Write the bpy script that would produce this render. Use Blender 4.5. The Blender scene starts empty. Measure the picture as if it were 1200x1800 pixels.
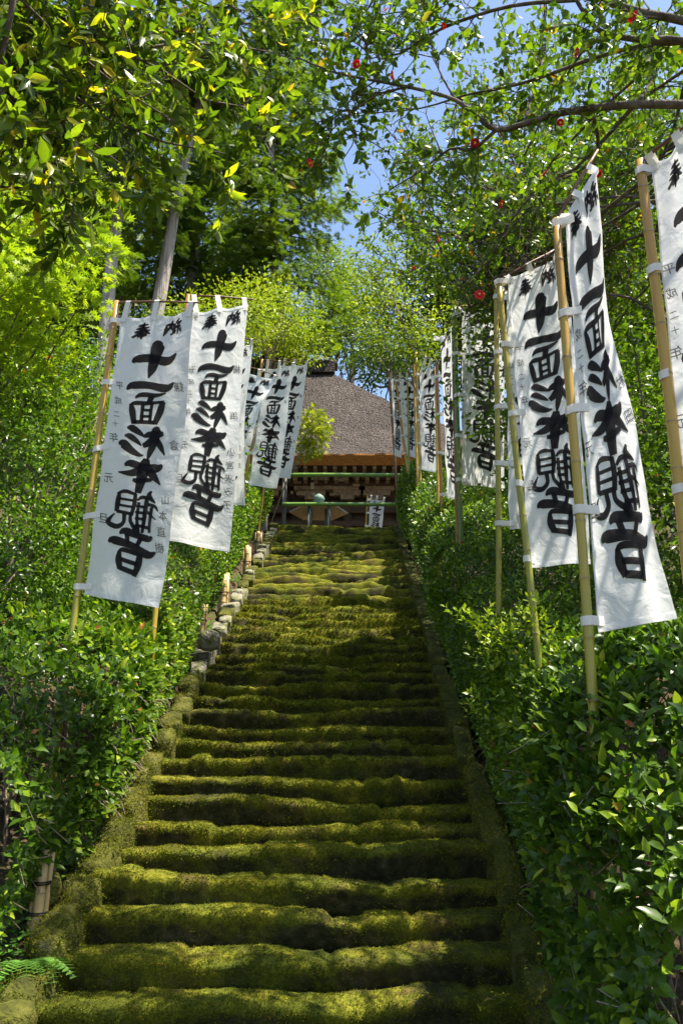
import bpy, math, random
import numpy as np
from mathutils import Matrix, Vector

# ------------------------------------------------------------------ camera, sky, sun, exposure
SC = bpy.context.scene
COL = SC.collection
PITCH = math.radians(17.5)
FPX = 1500.0                      # focal length in photo pixels (frame 1200 x 1800)
EYE = np.array([0.0, 0.0, 1.62])
cam_d = bpy.data.cameras.new("camera")
cam_d.sensor_fit = 'VERTICAL'
cam_d.sensor_height = 36.0
cam_d.lens = 36.0 * FPX / 1800.0
cam_d.clip_start = 0.05
cam_d.clip_end = 3000
cam = bpy.data.objects.new("camera", cam_d)
COL.objects.link(cam)
cam.location = EYE
cam.rotation_euler = (math.pi / 2 + PITCH, 0, 0)
SC.camera = cam

SUN_DIR = np.array([0.39, -0.12, 0.90])
SUN_DIR = SUN_DIR / np.linalg.norm(SUN_DIR)
world = bpy.data.worlds.new("World")
SC.world = world
world.use_nodes = True
wn = world.node_tree.nodes
wl = world.node_tree.links
wn.clear()
w_out = wn.new("ShaderNodeOutputWorld")
w_bg = wn.new("ShaderNodeBackground")
w_sky = wn.new("ShaderNodeTexSky")
w_sky.sky_type = 'NISHITA'
w_sky.sun_disc = False
w_sky.sun_elevation = math.asin(SUN_DIR[2])
w_sky.sun_rotation = math.atan2(SUN_DIR[0], SUN_DIR[1])
w_sky.air_density = 1.0
w_sky.dust_density = 1.0
w_sky.ozone_density = 1.2
w_bg.inputs["Strength"].default_value = 0.105
wl.new(w_sky.outputs[0], w_bg.inputs[0])
wl.new(w_bg.outputs[0], w_out.inputs[0])

sun_d = bpy.data.lights.new("sun", 'SUN')
sun_d.energy = 5.0
sun_d.angle = math.radians(0.55)
sun_d.color = (1.0, 0.93, 0.80)
sun = bpy.data.objects.new("sun", sun_d)
COL.objects.link(sun)
sun.location = (8, -6, 16)
sun.rotation_euler = Vector(SUN_DIR).to_track_quat('Z', 'Y').to_euler()

SC.view_settings.view_transform = 'Standard'
SC.view_settings.look = 'None'
SC.view_settings.gamma = 1.0
SC.view_settings.exposure = 1.5
SC.view_settings.use_curve_mapping = False
SC.cycles.max_bounces = 5
SC.cycles.diffuse_bounces = 2
SC.cycles.transmission_bounces = 4
SC.cycles.transparent_max_bounces = 5
SC.cycles.sample_clamp_indirect = 5.0
SC.cycles.use_adaptive_sampling = True
SC.cycles.adaptive_threshold = 0.02

# ------------------------------------------------------------------ helpers
R = np.random.default_rng(7)
random.seed(7)
SP, CP = math.sin(PITCH), math.cos(PITCH)

def ray(u, v):
    X = (u - 600.0) / FPX
    Y = -(v - 900.0) / FPX
    y = CP - Y * SP
    return np.array([X / y, 1.0, (SP + Y * CP) / y])

def at(u, v, y):
    return EYE + ray(u, v) * y

def proj(P):
    P = np.atleast_2d(P) - EYE
    dep = P[:, 1] * CP + P[:, 2] * SP
    up = -P[:, 1] * SP + P[:, 2] * CP
    d = np.where(np.abs(dep) < 1e-6, 1e-6, dep)
    return 600 + FPX * P[:, 0] / d, 900 - FPX * up / d, dep

_tab = np.random.default_rng(3).random((64, 64, 64)).astype(np.float32)
def vnoise(p):
    p = np.asarray(p, dtype=np.float64)
    i = np.floor(p).astype(int)
    f = p - i
    f = f * f * (3 - 2 * f)
    out = 0
    for a in (0, 1):
        wa = f[..., 0] if a else 1 - f[..., 0]
        for b in (0, 1):
            wb = f[..., 1] if b else 1 - f[..., 1]
            for c in (0, 1):
                wc = f[..., 2] if c else 1 - f[..., 2]
                out = out + wa * wb * wc * _tab[(i[..., 0] + a) & 63, (i[..., 1] + b) & 63, (i[..., 2] + c) & 63]
    return out * 2 - 1

def fbm(p, o=3, g=0.5):
    p = np.asarray(p, dtype=np.float64)
    s, a, t = 0, 1.0, 0.0
    for k in range(o):
        s = s + a * vnoise(p * (2.03 ** k) + 17.3 * k)
        t += a
        a *= g
    return s / t

def norm(v):
    v = np.asarray(v, dtype=np.float64)
    n = np.linalg.norm(v, axis=-1, keepdims=True)
    return v / np.maximum(n, 1e-9)

WM = {}
def put(name, data, parent=None, M=None):
    o = bpy.data.objects.new(name, data)
    COL.objects.link(o)
    M = M or Matrix.Identity(4)
    WM[o.name] = M
    if parent is not None:
        o.parent = parent
        o.matrix_parent_inverse = WM[parent.name].inverted()
    o.matrix_basis = M
    return o

def tag(o, label, cat, group=None, kind=None):
    if label: o["label"] = label
    if cat: o["category"] = cat
    if group: o["group"] = group
    if kind: o["kind"] = kind
    return o

def thing(name, loc, label, cat, group=None):
    o = put(name, None, None, Matrix.Translation(Vector(loc)))
    o.empty_display_size = 0.2
    return tag(o, label, cat, group)

def tri_mesh(name, V, F, mat, attr=None, smooth=False):
    V = np.asarray(V, dtype=np.float32)
    F = np.asarray(F, dtype=np.int32)
    k = F.shape[1]
    me = bpy.data.meshes.new(name)
    me.vertices.add(len(V))
    me.vertices.foreach_set("co", V.ravel())
    me.loops.add(F.size)
    me.loops.foreach_set("vertex_index", F.ravel())
    me.polygons.add(len(F))
    me.polygons.foreach_set("loop_start", np.arange(0, F.size, k, dtype=np.int32))
    me.polygons.foreach_set("loop_total", np.full(len(F), k, dtype=np.int32))
    if smooth:
        me.polygons.foreach_set("use_smooth", np.ones(len(F), dtype=bool))
    if attr:
        for an, av in attr.items():
            at_ = me.attributes.new(an, 'FLOAT', 'POINT')
            at_.data.foreach_set("value", np.asarray(av, dtype=np.float32))
    mats = mat if isinstance(mat, (list, tuple)) else [mat]
    for m in mats:
        me.materials.append(m)
    me.update(calc_edges=True)
    return me

class MB:
    """collects mixed quads/tris, with a material index for each face"""
    def __init__(s):
        s.v = []; s.f = []; s.m = []; s.a = []
    def add(s, V, F, mi=0, a=0.0):
        o = len(s.v)
        V = [tuple(map(float, q)) for q in V]
        s.v += V
        s.a += list(a) if hasattr(a, '__len__') else [a] * len(V)
        for f in F:
            s.f.append(tuple(o + i for i in f)); s.m.append(mi)
    def box(s, c, size, rz=0.0, mi=0, a=0.0, tilt=None):
        c = np.asarray(c, float); hx, hy, hz = [q / 2 for q in size]
        P = np.array([(x, y, z) for x in (-hx, hx) for y in (-hy, hy) for z in (-hz, hz)])
        if tilt is not None: P = P @ np.array(tilt).T
        cr, sr = math.cos(rz), math.sin(rz)
        P = np.stack([P[:, 0] * cr - P[:, 1] * sr, P[:, 0] * sr + P[:, 1] * cr, P[:, 2]], 1) + c
        s.add(P, [(0, 1, 3, 2), (4, 6, 7, 5), (0, 4, 5, 1), (2, 3, 7, 6), (0, 2, 6, 4), (1, 5, 7, 3)], mi, a)
    def grid(s, P, mi=0, a=None, close=False):
        n, m = P.shape[:2]
        V = P.reshape(-1, 3)
        F = []
        for i in range(n - 1):
            for j in range(m - 1 + (1 if close else 0)):
                j2 = (j + 1) % m
                F.append((i * m + j, i * m + j2, (i + 1) * m + j2, (i + 1) * m + j))
        s.add(V, F, mi, 0.0 if a is None else np.asarray(a).ravel())
    def tube(s, pts, rad, n=6, mi=0, cap=True, a=None):
        pts = np.asarray(pts, float); k = len(pts)
        rad = np.broadcast_to(np.asarray(rad, float), (k,))
        T = norm(np.gradient(pts, axis=0))
        ref = np.array([0, 0, 1.0]) if abs(T[0][2]) < 0.9 else np.array([1.0, 0, 0])
        rings = []
        for i in range(k):
            u = norm(np.cross(T[i], ref)); w = np.cross(u, T[i])
            ang = np.arange(n) * 2 * math.pi / n
            rings.append(pts[i] + rad[i] * (np.cos(ang)[:, None] * u + np.sin(ang)[:, None] * w))
            ref = w
        P = np.array(rings)
        o = len(s.v)
        s.grid(P, mi, None if a is None else np.repeat(np.asarray(a)[:, None], n, 1), close=True)
        if cap:
            s.f.append(tuple(o + i for i in range(n))[::-1]); s.m.append(mi)
            s.f.append(tuple(o + (k - 1) * n + i for i in range(n))); s.m.append(mi)
    def weld(s):
        key = {}; new = []; at_ = []; mp_ = []
        for v, a in zip(s.v, s.a):
            k = (round(v[0], 4), round(v[1], 4), round(v[2], 4))
            if k not in key: key[k] = len(new); new.append(v); at_.append(a)
            mp_.append(key[k])
        s.v, s.a = new, at_; s.f = [tuple(mp_[i] for i in f) for f in s.f]
        return s
    def mesh(s, name, mats, smooth=False, attr='tint'):
        me = bpy.data.meshes.new(name)
        me.from_pydata(s.v, [], s.f)
        mats = mats if isinstance(mats, (list, tuple)) else [mats]
        for m in mats: me.materials.append(m)
        if len(mats) > 1:
            me.polygons.foreach_set("material_index", np.array(s.m, dtype=np.int32))
        if smooth:
            me.polygons.foreach_set("use_smooth", np.ones(len(s.f), dtype=bool))
        if attr:
            t = me.attributes.new(attr, 'FLOAT', 'POINT')
            t.data.foreach_set("value", np.array(s.a, dtype=np.float32))
        me.update()
        return me
    def obj(s, name, mats, parent=None, smooth=False, attr='tint'):
        return put(name, s.mesh(name, mats, smooth, attr), parent)

# ------------------------------------------------------------------ materials
def new_mat(name):
    m = bpy.data.materials.new(name); m.use_nodes = True
    m.node_tree.nodes.clear()
    return m, m.node_tree.nodes, m.node_tree.links

def ramp_node(n, stops, interp='LINEAR'):
    r = n.new("ShaderNodeValToRGB"); r.color_ramp.interpolation = interp
    e = r.color_ramp.elements
    while len(e) < len(stops): e.new(0.5)
    for el, (p, c) in zip(e, stops):
        el.position = p; el.color = (*c, 1)
    return r

def leaf_mat(name, stops, trans=0.4, rough=0.35, tcol=(1.3, 1.5, 0.5), spec=0.32):
    m, n, l = new_mat(name)
    out = n.new("ShaderNodeOutputMaterial")
    atn = n.new("ShaderNodeAttribute"); atn.attribute_name = "tint"
    rp = ramp_node(n, stops)
    l.new(atn.outputs["Fac"], rp.inputs[0])
    geo = n.new("ShaderNodeTexCoord")
    nz = n.new("ShaderNodeTexNoise"); nz.inputs["Scale"].default_value = 35; nz.inputs["Detail"].default_value = 2
    l.new(geo.outputs["Object"], nz.inputs["Vector"])
    mulr = ramp_node(n, [(0.3, (0.7, 0.7, 0.7)), (0.7, (1.2, 1.2, 1.2))])
    l.new(nz.outputs["Fac"], mulr.inputs[0])
    mx = n.new("ShaderNodeMix"); mx.data_type = 'RGBA'; mx.blend_type = 'MULTIPLY'; mx.inputs[0].default_value = 1
    l.new(rp.outputs[0], mx.inputs[6]); l.new(mulr.outputs[0], mx.inputs[7])
    p = n.new("ShaderNodeBsdfPrincipled")
    p.inputs["Roughness"].default_value = rough
    p.inputs["Specular IOR Level"].default_value = spec
    l.new(mx.outputs[2], p.inputs["Base Color"])
    tm = n.new("ShaderNodeMix"); tm.data_type = 'RGBA'; tm.blend_type = 'MULTIPLY'; tm.inputs[0].default_value = 1
    l.new(mx.outputs[2], tm.inputs[6]); tm.inputs[7].default_value = (*tcol, 1)
    tr = n.new("ShaderNodeBsdfTranslucent"); l.new(tm.outputs[2], tr.inputs[0])
    ms = n.new("ShaderNodeMixShader"); ms.inputs[0].default_value = trans
    l.new(p.outputs[0], ms.inputs[1]); l.new(tr.outputs[0], ms.inputs[2])
    l.new(ms.outputs[0], out.inputs[0])
    return m

def noise_mat(name, stops, scale=6, detail=6, rough=0.9, bump=0.4, bscale=None, spec=0.3, coord="Object", stretch=None, bdist=0.02, second=None):
    m, n, l = new_mat(name)
    out = n.new("ShaderNodeOutputMaterial")
    tc = n.new("ShaderNodeTexCoord")
    src = tc.outputs[coord]
    if stretch:
        mp = n.new("ShaderNodeMapping"); mp.inputs["Scale"].default_value = stretch
        l.new(src, mp.inputs[0]); src = mp.outputs[0]
    nz = n.new("ShaderNodeTexNoise"); nz.inputs["Scale"].default_value = scale; nz.inputs["Detail"].default_value = detail
    nz.inputs["Roughness"].default_value = 0.62
    l.new(src, nz.inputs["Vector"])
    rp = ramp_node(n, stops); l.new(nz.outputs["Fac"], rp.inputs[0])
    col = rp.outputs[0]
    if second:
        n2 = n.new("ShaderNodeTexNoise"); n2.inputs["Scale"].default_value = second[0]; n2.inputs["Detail"].default_value = 5
        l.new(src, n2.inputs["Vector"])
        r2 = ramp_node(n, second[1]); l.new(n2.outputs["Fac"], r2.inputs[0])
        mx = n.new("ShaderNodeMix"); mx.data_type = 'RGBA'; mx.blend_type = 'MULTIPLY'; mx.inputs[0].default_value = 1
        l.new(col, mx.inputs[6]); l.new(r2.outputs[0], mx.inputs[7]); col = mx.outputs[2]
    p = n.new("ShaderNodeBsdfPrincipled")
    p.inputs["Roughness"].default_value = rough
    p.inputs["Specular IOR Level"].default_value = spec
    l.new(col, p.inputs["Base Color"])
    if bump:
        nb = n.new("ShaderNodeTexNoise"); nb.inputs["Scale"].default_value = bscale or scale * 4; nb.inputs["Detail"].default_value = 6
        l.new(src, nb.inputs["Vector"])
        bp = n.new("ShaderNodeBump"); bp.inputs["Strength"].default_value = bump; bp.inputs["Distance"].default_value = bdist
        l.new(nb.outputs["Fac"], bp.inputs["Height"]); l.new(bp.outputs[0], p.inputs["Normal"])
    l.new(p.outputs[0], out.inputs[0])
    return m

def attr_mat(name, stops, attr="tint", rough=0.4, spec=0.4, nscale=20, namp=0.15, bump=0.0, stretch=None):
    m, n, l = new_mat(name)
    out = n.new("ShaderNodeOutputMaterial")
    a = n.new("ShaderNodeAttribute"); a.attribute_name = attr
    tc = n.new("ShaderNodeTexCoord")
    src = tc.outputs["Object"]
    if stretch:
        mp = n.new("ShaderNodeMapping"); mp.inputs["Scale"].default_value = stretch
        l.new(src, mp.inputs[0]); src = mp.outputs[0]
    nz = n.new("ShaderNodeTexNoise"); nz.inputs["Scale"].default_value = nscale; nz.inputs["Detail"].default_value = 5
    l.new(src, nz.inputs["Vector"])
    ma = n.new("ShaderNodeMath"); ma.operation = 'MULTIPLY_ADD'
    l.new(nz.outputs["Fac"], ma.inputs[0]); ma.inputs[1].default_value = namp * 2
    ad = n.new("ShaderNodeMath"); ad.operation = 'ADD'; ad.inputs[1].default_value = -namp
    l.new(a.outputs["Fac"], ad.inputs[0]); l.new(ad.outputs[0], ma.inputs[2])
    rp = ramp_node(n, stops); l.new(ma.outputs[0], rp.inputs[0])
    p = n.new("ShaderNodeBsdfPrincipled")
    p.inputs["Roughness"].default_value = rough; p.inputs["Specular IOR Level"].default_value = spec
    l.new(rp.outputs[0], p.inputs["Base Color"])
    if bump:
        bp = n.new("ShaderNodeBump"); bp.inputs["Strength"].default_value = bump; bp.inputs["Distance"].default_value = 0.01
        l.new(nz.outputs["Fac"], bp.inputs["Height"]); l.new(bp.outputs[0], p.inputs["Normal"])
    l.new(p.outputs[0], out.inputs[0])
    return m

M = {}
M['camellia'] = leaf_mat("camellia_leaf", [(0, (.026, .056, .007)), (.45, (.095, .165, .011)), (.75, (.20, .285, .016)), (.93, (.34, .39, .03)), (.965, (.45, .29, .02)), (1, (.34, .07, .015))], .40, .32)
M['hedge'] = leaf_mat("hedge_leaf", [(0, (.022, .052, .007)), (.45, (.082, .158, .011)), (.78, (.18, .275, .016)), (.95, (.36, .42, .03)), (.985, (.30, .16, .03)), (1, (.28, .05, .02))], .38, .33)
M['overhang'] = leaf_mat("overhang_leaf", [(0, (.024, .052, .006)), (.4, (.085, .135, .010)), (.75, (.21, .27, .016)), (.9, (.42, .38, .02)), (1, (.58, .38, .02))], .56, .32)
M['maple'] = leaf_mat("maple_leaf", [(0, (.16, .26, .012)), (.5, (.27, .38, .018)), (1, (.40, .47, .03))], .48, .5, (1.2, 1.25, .5))
M['spring'] = leaf_mat("spring_leaf", [(0, (.13, .21, .014)), (.5, (.25, .33, .02)), (1, (.42, .45, .04))], .42, .5, (1.15, 1.2, .5))
M['cedar'] = leaf_mat("cedar_leaf", [(0, (.042, .080, .012)), (.6, (.13, .195, .020)), (1, (.26, .30, .03))], .38, .55)
M['far'] = leaf_mat("far_leaf", [(0, (.032, .062, .010)), (.6, (.11, .165, .018)), (1, (.24, .30, .022))], .38, .45)
M['fern'] = leaf_mat("fern_leaf", [(0, (.06, .16, .02)), (1, (.16, .32, .05))], .35, .5)
M['mossblade'] = leaf_mat("moss_blade", [(0, (.030, .046, .007)), (.4, (.115, .130, .011)), (.8, (.245, .228, .016)), (1, (.26, .16, .03))], .25, .8, spec=.15)
def moss_mat(name):
    m, n, l = new_mat(name)
    out = n.new("ShaderNodeOutputMaterial"); tc = n.new("ShaderNodeTexCoord"); src = tc.outputs["Object"]
    def nz(sc, det=6):
        q = n.new("ShaderNodeTexNoise"); q.inputs["Scale"].default_value = sc; q.inputs["Detail"].default_value = det; q.inputs["Roughness"].default_value = .62
        l.new(src, q.inputs["Vector"]); return q.outputs["Fac"]
    r1 = ramp_node(n, [(.30, (.026, .036, .007)), (.43, (.092, .108, .011)), (.55, (.185, .182, .015)), (.66, (.12, .085, .03))]); l.new(nz(2.6, 8), r1.inputs[0])
    r2 = ramp_node(n, [(.30, (.35, .35, .35)), (.66, (1.2, 1.2, 1.05))]); l.new(nz(55, 5), r2.inputs[0])
    mx = n.new("ShaderNodeMix"); mx.data_type = 'RGBA'; mx.blend_type = 'MULTIPLY'; mx.inputs[0].default_value = 1
    l.new(r1.outputs[0], mx.inputs[6]); l.new(r2.outputs[0], mx.inputs[7])
    # moss on upward faces; risers bare earth and stone, their shade partly painted in
    a = n.new("ShaderNodeAttribute"); a.attribute_name = "tint"
    add = n.new("ShaderNodeMath"); add.operation = 'MULTIPLY_ADD'; l.new(nz(9, 5), add.inputs[0]); add.inputs[1].default_value = .9
    off = n.new("ShaderNodeMath"); off.operation = 'ADD'; l.new(a.outputs["Fac"], off.inputs[0]); off.inputs[1].default_value = -.45; l.new(off.outputs[0], add.inputs[2])
    cl = ramp_node(n, [(.25, (0, 0, 0)), (.65, (1, 1, 1))]); l.new(add.outputs[0], cl.inputs[0])
    r3 = ramp_node(n, [(.3, (.014, .014, .006)), (.5, (.034, .032, .011)), (.62, (.060, .050, .022)), (.78, (.12, .10, .065))]); l.new(nz(14, 8), r3.inputs[0])
    mm = n.new("ShaderNodeMix"); mm.data_type = 'RGBA'; l.new(cl.outputs[0], mm.inputs[0]); l.new(r3.outputs[0], mm.inputs[6]); l.new(mx.outputs[2], mm.inputs[7])
    p = n.new("ShaderNodeBsdfPrincipled"); p.inputs["Roughness"].default_value = .95; p.inputs["Specular IOR Level"].default_value = .12
    l.new(mm.outputs[2], p.inputs["Base Color"])
    bp = n.new("ShaderNodeBump"); bp.inputs["Strength"].default_value = 1.0; bp.inputs["Distance"].default_value = .02
    l.new(nz(48, 6), bp.inputs["Height"]); l.new(bp.outputs[0], p.inputs["Normal"]); l.new(p.outputs[0], out.inputs[0])
    return m
M['moss'] = moss_mat("moss")
M['stone'] = noise_mat("curb_stone", [(.3, (.09, .085, .06)), (.46, (.24, .22, .17)), (.57, (.09, .10, .02)), (.70, (.32, .29, .22))], 7, 8, .92, .9, 30, .25, bdist=.03)
M['mossstone'] = noise_mat("mossy_stone", [(.3, (.026, .028, .008)), (.48, (.062, .066, .012)), (.60, (.10, .098, .018)), (.74, (.15, .13, .085))], 6, 8, .95, 1.0, 45, .12, bdist=.03)
M['soil'] = noise_mat("soil", [(.3, (.030, .022, .012)), (.5, (.07, .05, .028)), (.65, (.05, .055, .014)), (.8, (.12, .085, .045))], 3, 8, .95, .8, 25, .2, bdist=.04)
M['bark'] = noise_mat("bark", [(.3, (.045, .034, .024)), (.55, (.12, .095, .070)), (.75, (.22, .19, .15))], 14, 7, .9, .8, 40, .2, stretch=(1, 1, .25))
M['greybark'] = noise_mat("cedar_bark", [(.3, (.14, .115, .10)), (.5, (.30, .26, .235)), (.7, (.44, .40, .37))], 10, 8, .9, 1.0, 22, .2, stretch=(1.6, 1.6, .16), bdist=.03)
M['stem'] = noise_mat("stem_bark", [(.3, (.10, .075, .05)), (.6, (.27, .21, .15)), (.8, (.16, .17, .08))], 30, 5, .85, .5, 60, .2)
M['bamboo'] = attr_mat("bamboo_pole", [(0, (.10, .15, .014)), (.35, (.27, .25, .022)), (.62, (.44, .27, .035)), (.85, (.25, .11, .03)), (1, (.13, .055, .026))], rough=.33, spec=.5, nscale=14, namp=.10, stretch=(3, 3, .5))
M['bamboo_old'] = attr_mat("dry_bamboo", [(0, (.30, .21, .08)), (.6, (.50, .36, .16)), (1, (.38, .26, .11))], rough=.42, spec=.4, nscale=12, namp=.2, stretch=(4, 4, .5))
M['bamboo_green'] = attr_mat("green_bamboo", [(0, (.09, .20, .03)), (1, (.16, .28, .05))], rough=.3, spec=.5, nscale=8, namp=.3)
M['node'] = noise_mat("bamboo_node", [(.3, (.18, .12, .055)), (.7, (.42, .34, .20))], 40, 3, .7, .2)
M['tie'] = noise_mat("black_twine", [(.3, (.006, .006, .006)), (.7, (.02, .018, .016))], 60, 3, .8, .3)
def ink_mat(name, c, t, f):
    m, n, l = new_mat(name)
    out = n.new("ShaderNodeOutputMaterial"); tc = n.new("ShaderNodeTexCoord")
    nz = n.new("ShaderNodeTexNoise"); nz.inputs["Scale"].default_value = 14; nz.inputs["Detail"].default_value = 5; l.new(tc.outputs["Object"], nz.inputs["Vector"])
    rp = ramp_node(n, [(.3, tuple(q * .7 for q in c)), (.7, tuple(q * 1.4 for q in c))]); l.new(nz.outputs["Fac"], rp.inputs[0])
    d = n.new("ShaderNodeBsdfDiffuse"); l.new(rp.outputs[0], d.inputs[0])
    tr = n.new("ShaderNodeBsdfTranslucent"); tr.inputs[0].default_value = (*t, 1)
    ms = n.new("ShaderNodeMixShader"); ms.inputs[0].default_value = f
    l.new(d.outputs[0], ms.inputs[1]); l.new(tr.outputs[0], ms.inputs[2]); l.new(ms.outputs[0], out.inputs[0]); return m
M['ink'] = ink_mat("ink", (.016, .016, .019), (.20, .185, .185), .35)
M['thin_ink'] = ink_mat("thin_ink", (.09, .09, .10), (.4, .4, .4), .35)
M['rod'] = noise_mat("crossbar_bamboo", [(.3, (.08, .035, .02)), (.7, (.20, .10, .05))], 30, 4, .5, .2)

def cloth_mat(name, c, tr):
    m, n, l = new_mat(name)
    out = n.new("ShaderNodeOutputMaterial")
    tc = n.new("ShaderNodeTexCoord")
    nz = n.new("ShaderNodeTexNoise"); nz.inputs["Scale"].default_value = 3.5; nz.inputs["Detail"].default_value = 5
    l.new(tc.outputs["Object"], nz.inputs["Vector"])
    rp = ramp_node(n, [(.3, tuple(q * .93 for q in c)), (.7, c)]); l.new(nz.outputs["Fac"], rp.inputs[0])
    wv = n.new("ShaderNodeTexNoise"); wv.inputs["Scale"].default_value = 9; wv.inputs["Detail"].default_value = 6
    wv.inputs["Distortion"].default_value = 0.6
    l.new(tc.outputs["Object"], wv.inputs["Vector"])
    bp = n.new("ShaderNodeBump"); bp.inputs["Strength"].default_value = .7; bp.inputs["Distance"].default_value = .016
    l.new(wv.outputs["Fac"], bp.inputs["Height"])
    d = n.new("ShaderNodeBsdfDiffuse"); l.new(rp.outputs[0], d.inputs[0]); l.new(bp.outputs[0], d.inputs["Normal"])
    t = n.new("ShaderNodeBsdfTranslucent"); l.new(rp.outputs[0], t.inputs[0]); l.new(bp.outputs[0], t.inputs["Normal"])
    ms = n.new("ShaderNodeMixShader"); ms.inputs[0].default_value = tr
    l.new(d.outputs[0], ms.inputs[1]); l.new(t.outputs[0], ms.inputs[2]); l.new(ms.outputs[0], out.inputs[0])
    return m
M['cloth'] = cloth_mat("white_cotton", (.87, .87, .86), .46)
M['band'] = cloth_mat("cream_cotton_tape", (.80, .78, .70), .2)

# ------------------------------------------------------------------ leaf templates (x across, y along, z normal), all triangles
def T_leaf8():
    V = [(0, 0, 0), (-.36, .34, .06), (0, .34, 0), (.36, .34, .06), (-.30, .68, .03), (0, .70, -.03), (.30, .68, .03), (0, 1, -.12)]
    F = [(0, 2, 1), (0, 3, 2), (1, 2, 5), (1, 5, 4), (2, 3, 6), (2, 6, 5), (4, 5, 7), (5, 6, 7)]
    return np.array(V, float), np.array(F)
def T_leaf4():
    V = [(0, 0, 0), (-.40, .5, .06), (0, .5, -.01), (.40, .5, .06), (0, 1, -.08)]
    return np.array(V, float), np.array([(0, 2, 1), (0, 3, 2), (1, 2, 4), (2, 3, 4)])
def T_leaf2():
    V = [(0, 0, 0), (-.40, .5, .08), (.40, .5, .08), (0, 1, -.06)]
    return np.array(V, float), np.array([(0, 2, 1), (1, 2, 3)])
def T_leaf12():
    V = [(0, 0, 0), (-.26, .2, .045), (0, .2, 0), (.26, .2, .045), (-.42, .48, .06), (0, .48, -.01), (.42, .48, .06),
         (-.27, .78, .02), (0, .8, -.05), (.27, .78, .02), (0, 1.04, -.15)]
    F = [(0, 2, 1), (0, 3, 2), (1, 2, 5), (1, 5, 4), (2, 3, 6), (2, 6, 5), (4, 5, 8), (4, 8, 7), (5, 6, 9), (5, 9, 8), (7, 8, 10), (8, 9, 10)]
    return np.array(V, float), np.array(F)
def T_maple():
    V = [(0, .05, 0)]; F = []
    for k, (a, L) in enumerate(((-118, .45), (-72, .75), (-34, .95), (0, 1.05), (34, .95), (72, .75), (118, .45))):
        a = math.radians(a); w = .13
        t = np.array([math.sin(a), math.cos(a)]); s = np.array([t[1], -t[0]])
        o = len(V)
        V += [tuple(t * L * .5 - s * w) + (0,), tuple(t * L * .5 + s * w) + (0,), tuple(t * L) + (-.12,)]
        F += [(0, o + 1, o), (o, o + 1, o + 2)]
    return np.array(V, float), np.array(F)
def T_spray():
    V, F = [], []
    def strip(p, q, w):
        p, q = np.array(p), np.array(q); d = norm(q - p); s = np.array([d[1], -d[0], 0]) * w
        o = len(V); V.extend([p - s, p + s, q]); F.append((o, o + 1, o + 2))
    strip((0, 0, 0), (0, 1, -.22), .05)
    for k in range(4):
        t = .12 + .2 * k; L = .52 - .08 * k
        for sd in (-1, 1):
            j = .06 * math.sin(7 * k + sd)
            strip((0, t, -.22 * t * t), (sd * L * .75, t + L * .8 + j, -.22 * t * t - .14 + .05 * sd * math.sin(k)), .07)
    return np.array(V, float), np.array(F)
def T_tuft():
    V, F = [], []
    for k in range(3):
        a = k * 2.1; d = np.array([math.cos(a), math.sin(a), 0]); s = np.array([-d[1], d[0], 0]) * .28
        o = len(V); V += [-s, s, d * .55 + np.array([0, 0, 1.0])]
        F.append((o, o + 1, o + 2))
    V = np.array(V, float)[:, [0, 2, 1]]   # growth axis is y
    return V, np.array(F)
TPL = {'l12': T_leaf12(), 'l8': T_leaf8(), 'l4': T_leaf4(), 'l2': T_leaf2(), 'maple': T_maple(), 'spray': T_spray(), 'tuft': T_tuft()}
for k_, f_ in (('l12', .60), ('l8', .64), ('l4', .68), ('l2', .72)):
    TPL[k_][0][:, 0] *= f_

class Leaves:
    def __init__(s): s.P = []; s.Y = []; s.Z = []; s.S = []; s.W = []; s.T = []
    def add(s, P, Y, Z, S, W, T):
        n = len(P)
        s.P.append(np.asarray(P, float)); s.Y.append(np.asarray(Y, float)); s.Z.append(np.asarray(Z, float))
        for lst, q in ((s.S, S), (s.W, W), (s.T, T)):
            lst.append(np.broadcast_to(np.asarray(q, float), (n,)).copy())
    def arrays(s):
        P, Y, Z = np.concatenate(s.P), norm(np.concatenate(s.Y)), np.concatenate(s.Z)
        X = norm(np.cross(Y, Z)); Z = np.cross(X, Y)
        return P, X, Y, Z, np.concatenate(s.S), np.concatenate(s.W), np.concatenate(s.T)
    def keep(s, fn):
        for i in range(len(s.P)):
            k = fn(s.P[i])
            for lst in (s.P, s.Y, s.Z, s.S, s.W, s.T): lst[i] = lst[i][k]

def leaf_mesh(name, arr, tpl, mat, smooth=True):
    P, X, Y, Z, S, W, T = arr
    V0, F0 = TPL[tpl]
    n, k = len(P), len(V0)
    curl = R.uniform(0.3, 1.8, n)
    V = P[:, None] + S[:, None, None] * (V0[None, :, :1] * W[:, None, None] * X[:, None] + V0[None, :, 1:2] * Y[:, None] + V0[None, :, 2:] * curl[:, None, None] * Z[:, None])
    F = (F0[None] + (np.arange(n) * k)[:, None, None]).reshape(-1, 3)
    return tri_mesh(name, V.reshape(-1, 3), F, mat, {'tint': np.repeat(T, k)}, smooth)

_single = {}
def single_leaf(tpl, mat, b):
    key = (tpl, mat, b)
    if key not in _single:
        V0, F0 = TPL[tpl]
        _single[key] = tri_mesh("leaf", V0, F0, M[mat], {'tint': np.full(len(V0), (b + .5) / 10.0)}, True)
    return _single[key]

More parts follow.
